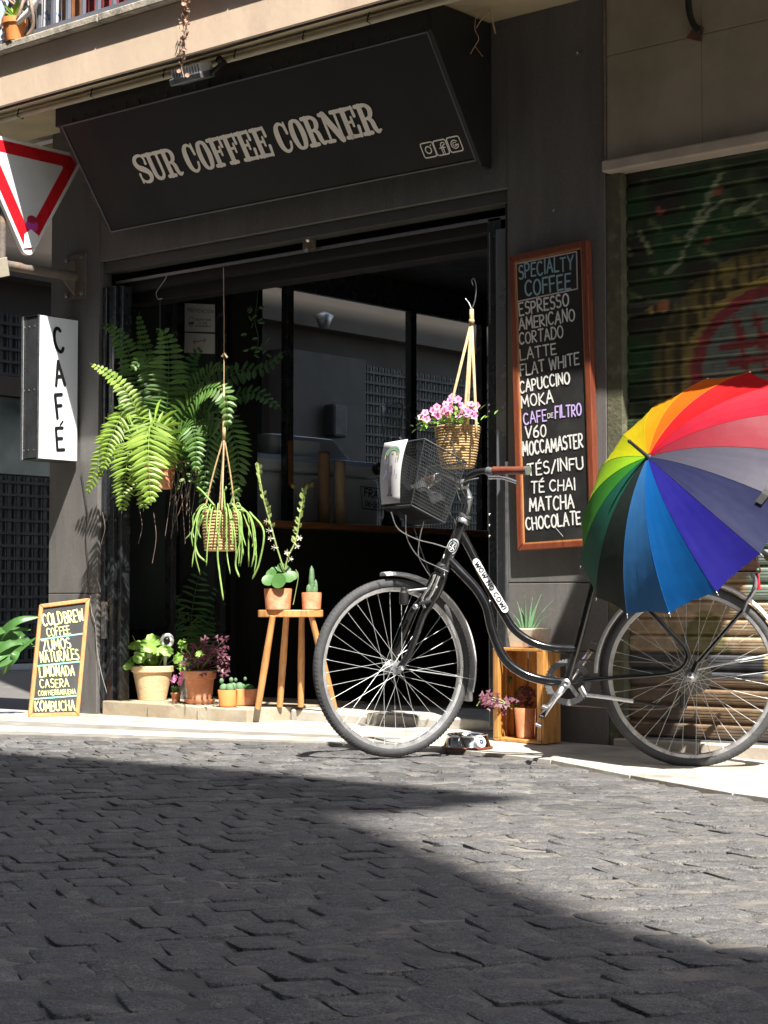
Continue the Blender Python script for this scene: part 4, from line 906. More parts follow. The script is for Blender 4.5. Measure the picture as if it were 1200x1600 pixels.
MB().tube([(-2.985, -.005, 2.435), (-2.985, -.62, 2.435)], .027, 12).build('arm_pipe', M['rust'], t, smooth=True, auto=40)
MB().tube([(-2.985, -.52, 2.40), (-2.985, -.52, 3.0)], .022, 12).build('post', M['rust'], t, smooth=True, auto=40)
MB().prism([(-2.95, -.50, 2.37), (-2.95, -.60, 2.34), (-2.95, -.585, 2.45), (-2.95, -.52, 2.47)], (.012, 0, 0)).build('clamp', M['panel'], t, bevel=.003)
MB().box(-3.075, -2.895, -.012, -.001, 2.31, 2.56).build('wall_plate', M['rust'], t, bevel=.002)
MB().prism([(-2.99, -.013, 2.33), (-2.99, -.10, 2.41), (-2.99, -.013, 2.41)], (.01, 0, 0)).build('gusset', M['rust'], t)
MB().prism([(-2.99, -.013, 2.54), (-2.99, -.10, 2.465), (-2.99, -.013, 2.465)], (.01, 0, 0)).build('gusset', M['rust'], t)
for xx in (-3.05, -2.92):
    for zz in (2.335, 2.535): MB().lathe([(.013, 0), (.013, .008), (.007, .012), (.006, .02)], (xx, -.012, zz), 8, (0, -1, 0)).build('bolt', M['steel'], t)

# notices on the second door leaf
npl = plane((0, .742, 0), (0, -1, 0))
def quad(name, m, t, pts, pl, nrm, th=.001, off=.001):
    n = Vector(nrm).normalized(); return MB().prism([pl(*p) + n * off for p in pts], n * th).build(name, m, t)
t = thing('notice', 'upper white notice headed PREVENCIÓN on the black folding door', 'notice', tuple(npl(312, 520)))
quad('sheet', M['paper'], t, ((289, 518), (336, 519), (336, 476), (289, 474)), npl, N0)
m2 = plane((0, .740, 0), (0, -1, 0)); mb = MB(); textline(mb, 'PREVENCIÓN', m2, N0, (293, 487), (333, 489.5), 5, .2, 0, .3)
for y in (500.5, 505.5, 510.5): textline(mb, 'LLLLLEEELLLL' if 0 else 'OBLIGATORIO' if y < 503 else 'EL USO' if y < 508 else 'DE MASCARILLA', m2, N0, (306 if y > 508 or y < 503 else 311, y), (330 if y > 508 or y < 503 else 324, y + .8), 2.6, .3, 0, .3)
mb.build('print', M['inkgrey'], t)
q = m2(299, 503); MB().ribbon(arc(0, 0, .022, .028, 0, 360, 14), .004, q, Vector((1, 0, 0)), ZZ, Vector((0, -.001, 0))).ribbon([(-.012, -.008), (.012, -.008)], .018, q, Vector((1, 0, 0)), ZZ, Vector((0, -.0014, 0))).build('print', M['inkgrey'], t)
t = thing('notice', 'lower white notice with a double headed arrow on the black folding door', 'notice', tuple(npl(312, 550)))
quad('sheet', M['paper'], t, ((288.5, 551), (336, 553), (336, 522), (289, 520)), npl, N0)
mb = MB(); q = m2(312, 533); mb.ribbon([(-.04, 0), (.04, 0)], .005, q, Vector((1, 0, 0)), ZZ, Vector((0, -.001, 0)))
for s_ in (-1, 1): mb.ribbon([(s_ * .035, .012), (s_ * .052, 0), (s_ * .035, -.012)], .005, q, Vector((1, 0, 0)), ZZ, Vector((0, -.0012, 0)))
mb.build('print', M['inkgrey'], t)

# ---------------------------------------------------------------- foliage helpers
def frond(t, pts, w, m, n=24, name='frond', droop=.35, taper=.75, face=None, pw=.26):
    """a fern frond: midrib curve with paired leaflets"""
    c = cr(pts, 8); mb = MB(); mb.tube(c, [.0028 - .0018 * i / (len(c) - 1) for i in range(len(c))], 4)
    L_ = [0]
    for a, b in zip(c, c[1:]): L_.append(L_[-1] + (b - a).length)
    tot = L_[-1]; fc = Vector(face) if face else (-FW * .8 + ZZ * .45)
    for i in range(n):
        f = (.10 + .89 * i / n); s_ = f * tot; k = 0
        while k < len(L_) - 2 and L_[k + 1] < s_: k += 1
        q = c[k] + (c[k + 1] - c[k]) * ((s_ - L_[k]) / max(1e-6, L_[k + 1] - L_[k])); T = (c[k + 1] - c[k]).normalized()
        S = T.cross(fc).normalized(); ln = w * 1.12 * min(1, .45 + f * 2.2) * (1 - max(0, (f - .45) / .55) ** 1.6 * .88)
        for sd in (-1, 1):
            d_ = (S * sd + T * rnd.uniform(.18, .38) - ZZ * droop * .15 + Vector((rnd.uniform(-.1, .1), rnd.uniform(-.1, .1), rnd.uniform(-.1, .1)))).normalized()
            l2 = ln * rnd.uniform(.85, 1.1); mb.leaf(q, q + d_ * l2, T, tot / n * .78 * min(1.25, .75 + pw), .2, sag=droop * l2 * .5, n=3, nrm=T.cross(d_) * sd)
    return mb.build(name, m, t, smooth=False)
def leafblade(t, pts, w, m, name='leaf', side=None, fold=.15):
    c = cr(pts, 5); mb = MB(); vs = []; fs = []; n = len(c)
    for i, q in enumerate(c):
        T = (c[min(i + 1, n - 1)] - c[max(i - 1, 0)]).normalized(); f = i / (n - 1); S = T.cross(-FW + ZZ * .4).normalized() if side is None else Vector(side); nn = S.cross(T)
        ww = w * (math.sin(math.pi * min(1, f * .93 + .05)) ** .7)
        vs += [q + S * ww / 2 + nn * ww * fold, q, q - S * ww / 2 + nn * ww * fold]
    for i in range(n - 1): b = 3 * i; fs += [(b, b + 1, b + 4, b + 3), (b + 1, b + 2, b + 5, b + 4)]
    mb.add(vs, fs); return mb.build(name, m, t, smooth=True)
def pot(t, c, rt, rb, h, m, rim=.0, rimh=.0, seg=28, name='pot', soil=True):
    pr = [(rb * .9, 0), (rb, .004)]
    if rim: pr += [(rb + (rt - rim - rb) * .99, h - rimh), (rt, h - rimh + .004), (rt + .001, h - .004), (rt - .003, h)]
    else: pr += [(rt - .001, h - .004), (rt - .003, h)]
    pr += [(rt - .012, h - .002), (rt - .014, h - .02), (0, h - .02)]
    o = MB().lathe(pr, c, seg).build(name, m, t, smooth=True, auto=35)
    if soil: MB().lathe([(rt - .015, h - .022), (rt * .5, h - .014), (0, h - .012)], c, 14, jit=.02).build('soil', M['soil'], t, smooth=True)
    return o

# ---------------------------------------------------------------- the big hanging fern
pc = aty(250, 764, .0); t = thing('hanging_fern', 'large hanging fern with sunlit lower fronds at the left of the doorway', 'plant', tuple(pc))
pot(t, pc, .086, .066, .135, M['terra'], .008, .03)
MB().tube([aty(252, 745, .0), aty(251, 640, .0), aty(250, 545, .0), aty(250, 466, .0)], .0016, 5).tube([pc + Vector((.08, 0, .13)), aty(251, 640, 0)], .0014, 4).tube([pc + Vector((-.08, 0, .13)), aty(251, 640, 0)], .0014, 4).build('hanging_wire', M['steel'], t)
MB().ball(aty(251, 614, -.01), .012, sc=(1, 1, 1.5)).build('hook_clip', M['white'], t, smooth=True)
k_ = [(254, 466), (247, 467), (244, 458), (250, 448), (257, 438), (262, 428), (264, 427)]; MB().tube(cr([aty(x, y, .0) for x, y in k_], 5), .0028, 6).build('hook', M['steel'], t, smooth=True)
def fp(l): return [aty(x, y, Y) for x, y, Y in l]
FR = [ # x, y, Y control points; half-width; material, sun and shade coloured in; leaflets
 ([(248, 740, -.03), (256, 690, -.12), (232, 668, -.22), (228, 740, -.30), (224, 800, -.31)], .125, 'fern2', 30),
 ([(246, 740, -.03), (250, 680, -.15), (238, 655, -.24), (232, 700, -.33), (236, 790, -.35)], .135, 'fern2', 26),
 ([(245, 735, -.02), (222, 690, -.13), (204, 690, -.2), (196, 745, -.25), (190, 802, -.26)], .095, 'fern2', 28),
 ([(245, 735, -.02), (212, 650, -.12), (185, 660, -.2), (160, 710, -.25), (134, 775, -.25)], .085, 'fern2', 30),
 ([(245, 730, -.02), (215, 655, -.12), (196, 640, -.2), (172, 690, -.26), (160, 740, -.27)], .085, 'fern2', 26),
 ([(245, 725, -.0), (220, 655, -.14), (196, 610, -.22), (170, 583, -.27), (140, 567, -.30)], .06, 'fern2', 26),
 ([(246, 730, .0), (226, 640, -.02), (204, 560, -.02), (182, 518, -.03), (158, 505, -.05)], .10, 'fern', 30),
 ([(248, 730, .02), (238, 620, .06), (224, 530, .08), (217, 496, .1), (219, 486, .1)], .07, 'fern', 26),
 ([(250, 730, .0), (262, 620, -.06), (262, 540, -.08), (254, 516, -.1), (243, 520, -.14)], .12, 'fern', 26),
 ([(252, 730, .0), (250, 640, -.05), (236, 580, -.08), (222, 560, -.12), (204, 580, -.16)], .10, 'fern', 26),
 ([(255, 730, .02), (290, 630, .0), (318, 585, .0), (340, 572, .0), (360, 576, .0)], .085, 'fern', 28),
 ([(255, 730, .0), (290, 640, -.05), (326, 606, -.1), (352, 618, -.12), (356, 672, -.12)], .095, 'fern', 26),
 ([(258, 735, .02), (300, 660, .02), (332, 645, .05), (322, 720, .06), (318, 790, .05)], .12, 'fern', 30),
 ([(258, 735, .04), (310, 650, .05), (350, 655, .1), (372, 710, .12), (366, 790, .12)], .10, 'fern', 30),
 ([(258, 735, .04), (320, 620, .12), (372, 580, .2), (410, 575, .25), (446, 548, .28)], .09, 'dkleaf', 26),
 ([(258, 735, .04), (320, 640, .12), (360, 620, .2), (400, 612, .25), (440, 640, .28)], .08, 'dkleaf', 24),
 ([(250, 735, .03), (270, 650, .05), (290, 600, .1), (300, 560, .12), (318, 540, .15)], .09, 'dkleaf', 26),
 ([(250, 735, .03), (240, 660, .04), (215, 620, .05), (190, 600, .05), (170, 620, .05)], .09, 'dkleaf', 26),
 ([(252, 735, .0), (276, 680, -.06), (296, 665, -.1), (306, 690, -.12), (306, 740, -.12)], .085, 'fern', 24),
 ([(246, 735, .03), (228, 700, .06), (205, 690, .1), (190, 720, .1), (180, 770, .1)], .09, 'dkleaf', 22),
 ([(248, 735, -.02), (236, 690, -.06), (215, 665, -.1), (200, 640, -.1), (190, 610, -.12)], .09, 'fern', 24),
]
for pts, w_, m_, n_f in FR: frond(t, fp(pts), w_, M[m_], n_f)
for k in range(16):  # thin roots and the small round-leaved filler
    x = rnd.uniform(268, 310); a = aty(x - 20, 720, .02); MB().tube(cr([a, aty(x, rnd.uniform(720, 740), .03), aty(x + rnd.uniform(-8, 8), rnd.uniform(750, 780), .03), aty(x + rnd.uniform(-14, 10), rnd.uniform(780, 850), .03)], 5), .0011, 4).build('root', M['dead'], t)
for (x, y0_, y1_) in ((218, 795, 850), (160, 800, 850), (240, 800, 880)): MB().tube(cr([aty(x, y0_, -.25), aty(x + 4, (y0_ + y1_) / 2, -.25), aty(x - 2, y1_, -.25)], 5), .001, 4).build('root', M['dead'], t)
mb = MB()
for k in range(90):
    q = aty(rnd.gauss(285, 18), rnd.gauss(690, 28), rnd.uniform(-.05, .1)); mb.disc(q, (-FW + Vector((rnd.uniform(-.6, .6), rnd.uniform(-.6, .6), rnd.uniform(-.2, .9)))), rnd.uniform(.010, .018), 7)
o = mb.build('filler_leaves', M['fern'], t); o['kind'] = 'stuff'
# little dark vine hanging at x 400
t = thing('trailing_sprig', 'small dark green sprig hanging inside the doorway right of the notices', 'plant', tuple(aty(400, 460, .3)))
MB().tube(cr([aty(x, y, .3) for x, y in ((404, 432), (402, 470), (398, 500), (404, 530), (398, 552))], 5), .0018, 4).build('stem', M['dkleaf'], t)
for k in range(26): q = aty(400 + rnd.gauss(0, 8), rnd.uniform(478, 555), .3); a = rnd.uniform(0, 6.28); MB().leaf(q, q + RT * .035 * math.cos(a) + ZZ * .03 * math.sin(a), -ZZ, .018).build('leaf', M['dkleaf'], t)

# ---------------------------------------------------------------- hanging baskets
def basket(t, c, rt, rb, h, m, n=13, seg=30):
    pr = [(rb * .8, 0)]
    for i in range(n):
        f = i / n; r_ = rb + (rt - rb) * (f ** .7); pr += [(r_ - .003, h * f + .001), (r_ + .003, h * (f + .3 / n)), (r_ + .003, h * (f + .7 / n))]
    pr += [(rt, h), (rt - .012, h), (rt - .014, h - .03), (0, h - .03)]
    return MB().lathe(pr, c, seg, jit=.012).build('woven_basket', m, t, smooth=True, auto=70)
c0 = aty(344, 861, -.12); t = thing('hanging_cactus_basket', 'woven basket of drooping green stems hung on a cord beside the big fern', 'plant', tuple(c0))
basket(t, c0, .092, .078, .20, M['jute'])
knot = aty(350, 682, -.12); top_ = aty(349, 418, -.1)
for a in (200, 320, 80, 140): e_ = c0 + Vector((.092 * math.cos(R(a)), .092 * math.sin(R(a)), .19)); MB().tube(cr([e_, e_ * .5 + knot * .5 + (e_ - c0 - ZZ * .2) * .06, knot], 6), .0042, 7).build('macrame_cord', M['rope'], t, smooth=True)
MB().tube([knot - ZZ * .02, knot + ZZ * .03, aty(350, 640, -.12), aty(350, 600, -.12)], [.009, .010, .007, .004], 8).build('knot', M['rope'], t, smooth=True)
MB().tube([aty(350, 602, -.12), aty(350, 500, -.11), top_], .0020, 5).build('hanging_cord', M['rope'], t); MB().tube([aty(347, 557, -.12), aty(351, 552, -.12), aty(355, 559, -.12)], .006, 6).build('bow', M['rope'], t)
for k in range(26):
    a = rnd.uniform(0, 6.28); r_ = .06; b0 = c0 + Vector((r_ * math.cos(a), r_ * math.sin(a), .18)); out = Vector((math.cos(a), math.sin(a), 0)); front = out.dot(-FW)
    ln = rnd.choice((.12, .16, .2, .26, .3)); pts = [b0, b0 + out * .03 + ZZ * rnd.uniform(.02, .07), b0 + out * rnd.uniform(.06, .10) + ZZ * .0 , b0 + out * rnd.uniform(.07, .13) - ZZ * ln * .6, b0 + out * rnd.uniform(.07, .13) - ZZ * ln + Vector((rnd.uniform(-.02, .02), 0, 0))]
    c_ = cr(pts, 5); MB().tube(c_, [.0036] * (len(c_) - 2) + [.003, .0012], 6).build('stem', M['rat'], t, smooth=True)
for pts in (((345, 800), (340, 860), (343, 895), (349, 938)), ((375, 800), (376, 840), (368, 880), (374, 902)), ((390, 800), (412, 830), (405, 880), (394, 905)), ((318, 805), (305, 840), (309, 865), (322, 878)), ((335, 790), (318, 770), (309, 762), (309, 762.5)), ((360, 790), (366, 770), (372, 765), (374, 763)), ((352, 800), (350, 770), (353, 764), (353, 760))):
    c_ = cr([aty(x, y, -.22) for x, y in pts], 6); MB().tube(c_, [.0048] * (len(c_) - 1) + [.0015], 6).build('stem', M['rat'], t, smooth=True)

c0 = aty(715, 732, -.17); t = thing('hanging_flower_basket', 'straw basket of pink flowers hung on thick cords behind the bicycle handlebar', 'plant', tuple(c0))
basket(t, c0, .104, .072, .19, M['jute'], 16)
knot = aty(737, 502, -.17)
for (x, y, a) in ((703, 640, 0), (726, 648, 0), (744, 660, 0), (731, 640, 1)): e_ = aty(x, y, -.17 + (.1 if a else -.06)); MB().tube([e_ - ZZ * .07, e_, knot], .0062, 8).build('macrame_cord', M['rope'], t, smooth=True)
MB().tube([knot - ZZ * .02, knot + ZZ * .055], [.012, .009], 8).ball(knot, .014).build('knot', M['rope'], t, smooth=True)
MB().tube(cr([aty(x, y, -.17) for x, y in ((737, 484), (733, 474), (729, 469), (727, 466))], 4), .0026, 6).tube(cr([aty(x, y, -.17) for x, y in ((737, 484), (742, 470), (744, 450), (741, 436), (737, 438), (739, 446))], 4), .0026, 6).build('hook', M['steel'], t, smooth=True)
mb = MB(); fl1, fl2 = MB(), MB()
for k in range(150): q = aty(rnd.gauss(706, 20), rnd.uniform(640, 664), -.17 + rnd.uniform(-.13, .1)); a = rnd.uniform(0, 6.28); mb.leaf(q, q + Vector((.03 * math.cos(a), .03 * math.sin(a), rnd.uniform(-.01, .03))), (-math.sin(a), math.cos(a), 0), .013)
for k in range(26): q = aty(rnd.gauss(662, 6), rnd.uniform(655, 672), -.24); a = rnd.uniform(0, 6.28); mb.leaf(q, q + Vector((.03 * math.cos(a), .03 * math.sin(a), rnd.uniform(-.02, .03))), (-math.sin(a), math.cos(a), 0), .013)
o = mb.build('foliage', M['geran'], t); o['kind'] = 'stuff'
spots_ = [(664, 645), (657, 652), (668, 655), (676, 641), (684, 636), (690, 645), (697, 632), (704, 638), (700, 648), (712, 628), (710, 641), (719, 634), (722, 645), (716, 651), (728, 640), (731, 650), (736, 632), (740, 641), (742, 650), (745, 634), (708, 620), (715, 624), (694, 640), (686, 650), (727, 630), (680, 647), (733, 644), (702, 626)]
for (x, y) in spots_:
    q = aty(x + rnd.uniform(-1.5, 1.5), y, -.25 + rnd.uniform(-.05, .06)); nz = (-FW + Vector((rnd.uniform(-.5, .5), rnd.uniform(-.4, .4), rnd.uniform(0, .9)))).normalized(); mb = MB(); mb.disc(q, nz, .0165, 10, .12, .22, rnd.random()); f_ = mb.build('flower', M['petalp'], t)
    MB().disc(q + nz * .0035, nz, .0055, 6, 0, .1).build('flower_centre', M['petalc'], f_)

# ---------------------------------------------------------------- stool and the pots standing about
ZT = .080
def onstep(x, y):
    q = aty(x, y, max(.02, .10 + (1096 - y) * .02)); return Vector((q.x, q.y, ZT))
s0 = onstep(452, 1094); t = thing('wooden_stool', 'small warm brown wooden stool holding two plant pots', 'stool', tuple(s0))
zs = .575; sc = atz(454, 953, zs + .0) if False else None
ctr = onstep(450, 1095); ctr = Vector((ctr.x, ctr.y, 0)); dd = ray(454, 953); tt = (ctr - CAM).dot(FW) / dd.dot(FW); top0 = CAM + dd * tt; zt = top0.z
hw = 51 / FPX * (top0 - CAM).dot(WD)
sp = []
for k in range(40):
    a = 2 * math.pi * k / 40; sp.append(Vector((top0.x, top0.y, zt - .036)) + RT * (hw * math.cos(a)) + FW * (hw * (.8 if math.sin(a) > 0 else .55) * math.sin(a)))
MB().prism(sp, (0, 0, .036)).build('seat', M['woodh'], t, bevel=.004)
for (bx_, by_, tx_, fo) in ((403, 1100, 428, -.12), (437, 1090, 446, .12), (524, 1097, 487, -.05), (470, 1086, 470, .14)):
    b_ = onstep(bx_, by_); b_.z = ZT
    if bx_ > 500: b_ = aty(bx_, by_, .34); b_.z = .06
    tp = Vector((top0.x, top0.y, zt - .03)) + RT * ((tx_ - 454) / FPX * (top0 - CAM).dot(WD)) + FW * fo * .8
    MB().tube([b_, b_ * .5 + tp * .5, tp], [.016, .0185, .015], 12).build('leg', M['woodh'], t, smooth=True, auto=40)
def onseat(x, fw=0): return Vector((top0.x, top0.y, zt)) + RT * ((x - 454) / FPX * (top0 - CAM).dot(WD)) + FW * fw
# orchid-like pot on stool
c0 = onseat(435, -.04); t = thing('potted_flower', 'clay pot on the stool with round leaves and two tall stalks of small white blossoms', 'plant', tuple(c0))
pot(t, c0, .072, .062, .108, M['terra'])
PP = (top0 - CAM).dot(WD)
def atd(x, y, dz=0): d_ = ray(x, y); return CAM + d_ * ((PP + dz) / FPX)      # at the stool's own distance
for (x, y, r_, dz) in ((420, 907, .036, -.08), (436, 908, .040, -.11), (449, 903, .034, -.06), (430, 893, .03, .02), (446, 892, .03, .03), (457, 900, .028, -.02), (424, 897, .028, 0), (440, 887, .025, 0)):
    q = atd(x, y, dz); MB().disc(q, -FW * 1.0 + ZZ * rnd.uniform(.3, 1.1) + RT * rnd.uniform(-.4, .4), r_, 12, 0, .12).build('leaf', M['kalan'], t, smooth=True)
MB().tube(cr([atd(462, 890, 0), atd(466, 900, 0), atd(462, 925, 0), atd(458, 945, 0)], 5), .002, 5).build('stem', M['stalk'], t)
for pts in (((444, 892), (431, 850), (423, 820), (412, 780), (405, 742), (404, 730)), ((445, 892), (450, 870), (462, 845), (468, 810), (473, 780), (476, 766))):
    c_ = cr([atd(x, y, -.02) for x, y in pts], 7); MB().tube(c_, [.0052] + [.0045] * (len(c_) - 2) + [.0015], 7).build('flower_stalk', M['stalk'], t, smooth=True)
    n_ = len(c_)
    for i in range(5, n_, 1):
        f_ = i / n_; q = c_[i]; sd = RT * rnd.choice((-1, 1)) * rnd.uniform(.5, 1) + -FW * rnd.uniform(0, .8); tip = q + sd * (.020 if f_ > .5 else .024) + ZZ * (.026)
        if f_ < .5 and i % 3 == 0:
            nm = MB()
            for a in range(5): an = a * 1.257; dv = (sd.normalized() * .5 + RT * math.cos(an) + ZZ * math.sin(an)).normalized(); nm.leaf(q + sd * .018, q + sd * .018 + dv * .020, sd.cross(dv), .010)
            nm.build('blossom', M['petalw'], t)
        elif f_ >= .35: MB().leaf(q, tip, FW.cross(tip - q), .016, .4).leaf(q, tip + FW * .001, FW, .012, .4).build('bud', M['stalk'], t)
c0 = onseat(487, -.02); t = thing('potted_cactus', 'small clay pot on the right end of the stool with an upright branching cactus', 'plant', tuple(c0))
pot(t, c0, .052, .047, .088, M['terra'])
cb = MB()
for (dx, h0, hh, r_) in ((0, .07, .155, .014), (.02, .07, .085, .011), (-.014, .07, .06, .012), (.008, .07, .05, .013)):
    b_ = c0 + RT * dx + FW * (dx * .5); pr = []
    for i in range(9): f_ = i / 8; pr.append((r_ * (math.sin(math.pi * min(1, f_ * .9 + .1)) ** .4 if f_ < 1 else 0) * (1 + .12 * (i % 2)), h0 + hh * f_))
    MB().lathe(pr, b_, 10, jit=.1).build('cactus_stem', M['cactus'], t, smooth=True)

# geranium
c0 = onstep(238, 1090); t = thing('potted_geranium', 'large pale clay pot of bright green scalloped leaves on the doorway step', 'plant', tuple(c0))
pot(t, c0, .117, .076, .19, M['terrabeige'], .010, .035, 36)
for k in range(46):
    a = rnd.uniform(0, 6.28); r_ = abs(rnd.gauss(0, .085)); ox = RT * (r_ * 1.25 * math.cos(a)) + FW * (r_ * .8 * math.sin(a)); q = c0 + ox + ZZ * (.20 + rnd.uniform(.0, .115) * (1 - r_ * 1.6) + .02)
    if k < 7: q = c0 - RT * rnd.uniform(.11, .185) - FW * rnd.uniform(0, .06) + ZZ * rnd.uniform(.17, .265)
    nz = (ZZ * rnd.uniform(.3, 1) - FW * rnd.uniform(.3, 1) + RT * rnd.uniform(-.5, .5)); lf = MB().disc(q, nz, rnd.uniform(.024, .042), 16, .07, -.18, rnd.random()).build('leaf', M['geran'], t, smooth=False)
    MB().tube([c0 + ox * .35 + ZZ * .17, q * .5 + (c0 + ox * .5 + ZZ * .2) * .5, q], .0016, 4).build('stem', M['stalk'], t)
for (x, y) in ((227, 1020), (233, 1025), (213, 1022)):
    q = atd(x, y, -.02 + (c0 - CAM).dot(WD) - PP); mb = MB()
    for a in range(5): an = a * 1.257; mb.leaf(q, q + RT * .016 * math.cos(an) + ZZ * .016 * math.sin(an) - FW * .005, -FW.cross(RT * math.cos(an) + ZZ * math.sin(an)), .012)
    mb.build('blossom', M['petalw'], t)
D_ = (c0 - CAM).dot(WD)
def atD(x, y, dz=0, D=None): d_ = ray(x, y); return CAM + d_ * (((D or D_) + dz) / FPX)
for pts in (((218, 1040), (214, 1010), (207, 993)), ((222, 1040), (222, 1012), (228, 1000))): MB().tube(cr([atD(x, y) for x, y in pts], 4), .0018, 4).build('stem', M['stalk'], t)
q = atD(261, 1001, -.01); t = thing('white_ornament', 'small white ring shaped ornament with a black round centre behind the geranium', 'ornament', tuple(q))
MB().tube([q + RT * .026 * math.cos(a * .3927) + ZZ * .030 * math.sin(a * .3927) for a in range(16)], .013, 8, closed=True).build('ring', M['white'], t, smooth=True)
MB().ball(q - FW * .004, .020, 12, 8, (1, 1, 1.1)).build('centre', M['ink'], t, smooth=True)
MB().tube([q - ZZ * .045 - RT * .006, q - ZZ * .12 - RT * .01, q - ZZ * .2 - RT * .012], [.012, .009, .009], 8).build('stand', M['white'], t, smooth=True)
q0 = onstep(287, 1084); q0 = q0 + FW * .12; t = thing('stone_cone', 'weathered grey stone cone standing between the clay pots', 'ornament', tuple(q0))
MB().lathe([(.046, 0), (.044, .02), (.032, .16), (.024, .22), (.01, .235), (0, .237)], q0, 7, jit=.06).build('stone', M['slabg'], t, bevel=.003)
# small pink one
c0 = onstep(275, 1094); t = thing('potted_succulent', 'tiny dark red pot with a pink flowered succulent between the big clay pots', 'plant', tuple(c0))
pot(t, c0, .027, .021, .055, M['terra'], .003, .014, 18)
mb = MB()
for k in range(26): a = rnd.uniform(0, 6.28); b_ = c0 + ZZ * .05; mb.leaf(b_, b_ + Vector((.03 * math.cos(a), .03 * math.sin(a), rnd.uniform(.01, .05))), (-math.sin(a), math.cos(a), 0), .014)
mb.build('leaves', M['kalan'], t)
D2 = (c0 - CAM).dot(WD)
for (x, y) in ((271, 1063), (274, 1058), (283, 1061), (281, 1067), (287, 1056), (284, 1052)):
    q = atD(x, y, -.02, D2); mb = MB()
    for a in range(6): an = a * 1.047; mb.leaf(q, q + RT * .017 * math.cos(an) + ZZ * .017 * math.sin(an) - FW * .006, -FW.cross(RT * math.cos(an) + ZZ * math.sin(an)), .011)
    mb.build('blossom', M['petalp'], t)
# oxalis
c0 = onstep(312, 1094); t = thing('potted_oxalis', 'terracotta pot and saucer of purple clover like leaves on the step', 'plant', tuple(c0))
D3 = (c0 - CAM).dot(WD)
MB().lathe([(.068, 0), (.082, .018), (.084, .026), (.078, .026), (.07, .012), (0, .010)], c0, 28).build('saucer', M['terra'], t, smooth=True, auto=40)
pot(t, c0 + ZZ * .012, .086, .062, .165, M['terra'], .010, .045, 30)
for k in range(58):
    x = rnd.gauss(322, 22); y = rnd.gauss(1022, 15); y = max(998, min(1052, y)); x = max(284, min(352, x)); q = atD(x, y, rnd.uniform(-.09, .08), D3)
    m_ = M['purple'] if (x > 302 or rnd.random() < .45) else M['geran']; mb = MB(); nz = (ZZ * rnd.uniform(.2, 1) - FW * rnd.uniform(.3, 1) + RT * rnd.uniform(-.5, .5)).normalized(); ax = nz.orthogonal().normalized(); ay = nz.cross(ax); a0 = rnd.uniform(0, 6)
    for j in range(3):
        an = a0 + j * 2.094; dv = ax * math.cos(an) + ay * math.sin(an); sv = nz.cross(dv); r_ = rnd.uniform(.021, .032); mb.add([q, q + dv * r_ * .9 + sv * r_ * .62 - nz * .005, q + dv * r_ * .78, q + dv * r_ * .9 - sv * r_ * .62 - nz * .005], [(0, 1, 2), (0, 2, 3)])
    mb.build('leaf', m_, t)
    if k % 2 == 0: MB().tube(cr([c0 + ZZ * .16 + (q - c0) * .05, (q + c0 + ZZ * .18) * .5 + ZZ * .01, q], 4), .0012, 4).build('stem', M['stalk'] if k % 4 else M['purple'], t)
# the orange cactus pots
for (x, y, dp, lab) in ((371, 1092, .06, 'bright orange clay pot of small cacti standing second, just behind the front cactus pot'), (356, 1098, 0, 'bright orange clay pot of green blue cacti at the front edge of the step')):
    c0 = onstep(x, y); t = thing('potted_cactus', lab, 'plant', tuple(c0)); pot(t, c0, .053, .045, .086, M['terra2'], soil=True)
    for (dx, dy, h_, r_) in ((-.022, 0, .045, .022), (.012, -.01, .05, .024), (-.002, .02, .055, .02), (.026, .012, .05, .016)):
        b_ = c0 + RT * dx + FW * dy + ZZ * .075; MB().ball(b_ + ZZ * .018, r_, 10, 7, (1, 1, 1.15)).build('cactus_ball', M['cactus'], t, smooth=True)
        if dx in (-.022, .026): MB().ball(b_ + ZZ * (h_ + .012) + RT * (dx * .5), r_ * .55, 8, 6, (1, 1, 1.2)).build('cactus_pad', M['cactus'], t, smooth=True)
c0 = onstep(388, 1091) + FW * .02; t = thing('potted_cactus', 'dull brown pot with a dark round cactus behind the left stool leg', 'plant', tuple(c0)); pot(t, c0, .05, .043, .085, M['terra'])
MB().ball(c0 + ZZ * .085, .032, 12, 8, (1, 1, .8)).build('cactus_ball', M['dkleaf'], t, smooth=True)
# parlour palm in the dark
c0 = onstep(300, 1075) + FW * .25; t = thing('potted_palm', 'slender dark palm with feathery fronds in the shade behind the clay pots', 'plant', tuple(c0)); pot(t, c0, .09, .07, .15, M['rubber'])
D4 = (c0 - CAM).dot(WD)
for pts, w_, m_ in (((( 292, 1050), (282, 980), (262, 930), (246, 915), (228, 912)), .085, 'fern'), (((300, 1050), (298, 980), (304, 930), (312, 900), (322, 884)), .12, 'palm'), (((300, 1050), (300, 1000), (290, 975), (275, 965), (262, 972)), .09, 'palm'),
    (((304, 1050), (312, 1000), (322, 975), (332, 968), (342, 975)), .10, 'palm'), (((302, 1050), (304, 1010), (308, 990), (306, 975), (300, 965)), .10, 'fern'), (((304, 1050), (320, 990), (334, 950), (342, 925), (345, 905)), .09, 'palm'), (((296, 1050), (285, 1010), (276, 1000), (268, 1010), (264, 1020)), .08, 'fern')):
    frond(t, [atD(x, y, rnd.uniform(-.02, .02), D4) for x, y in pts], w_, M[m_], 15, 'palm_frond', .3, pw=-.25)
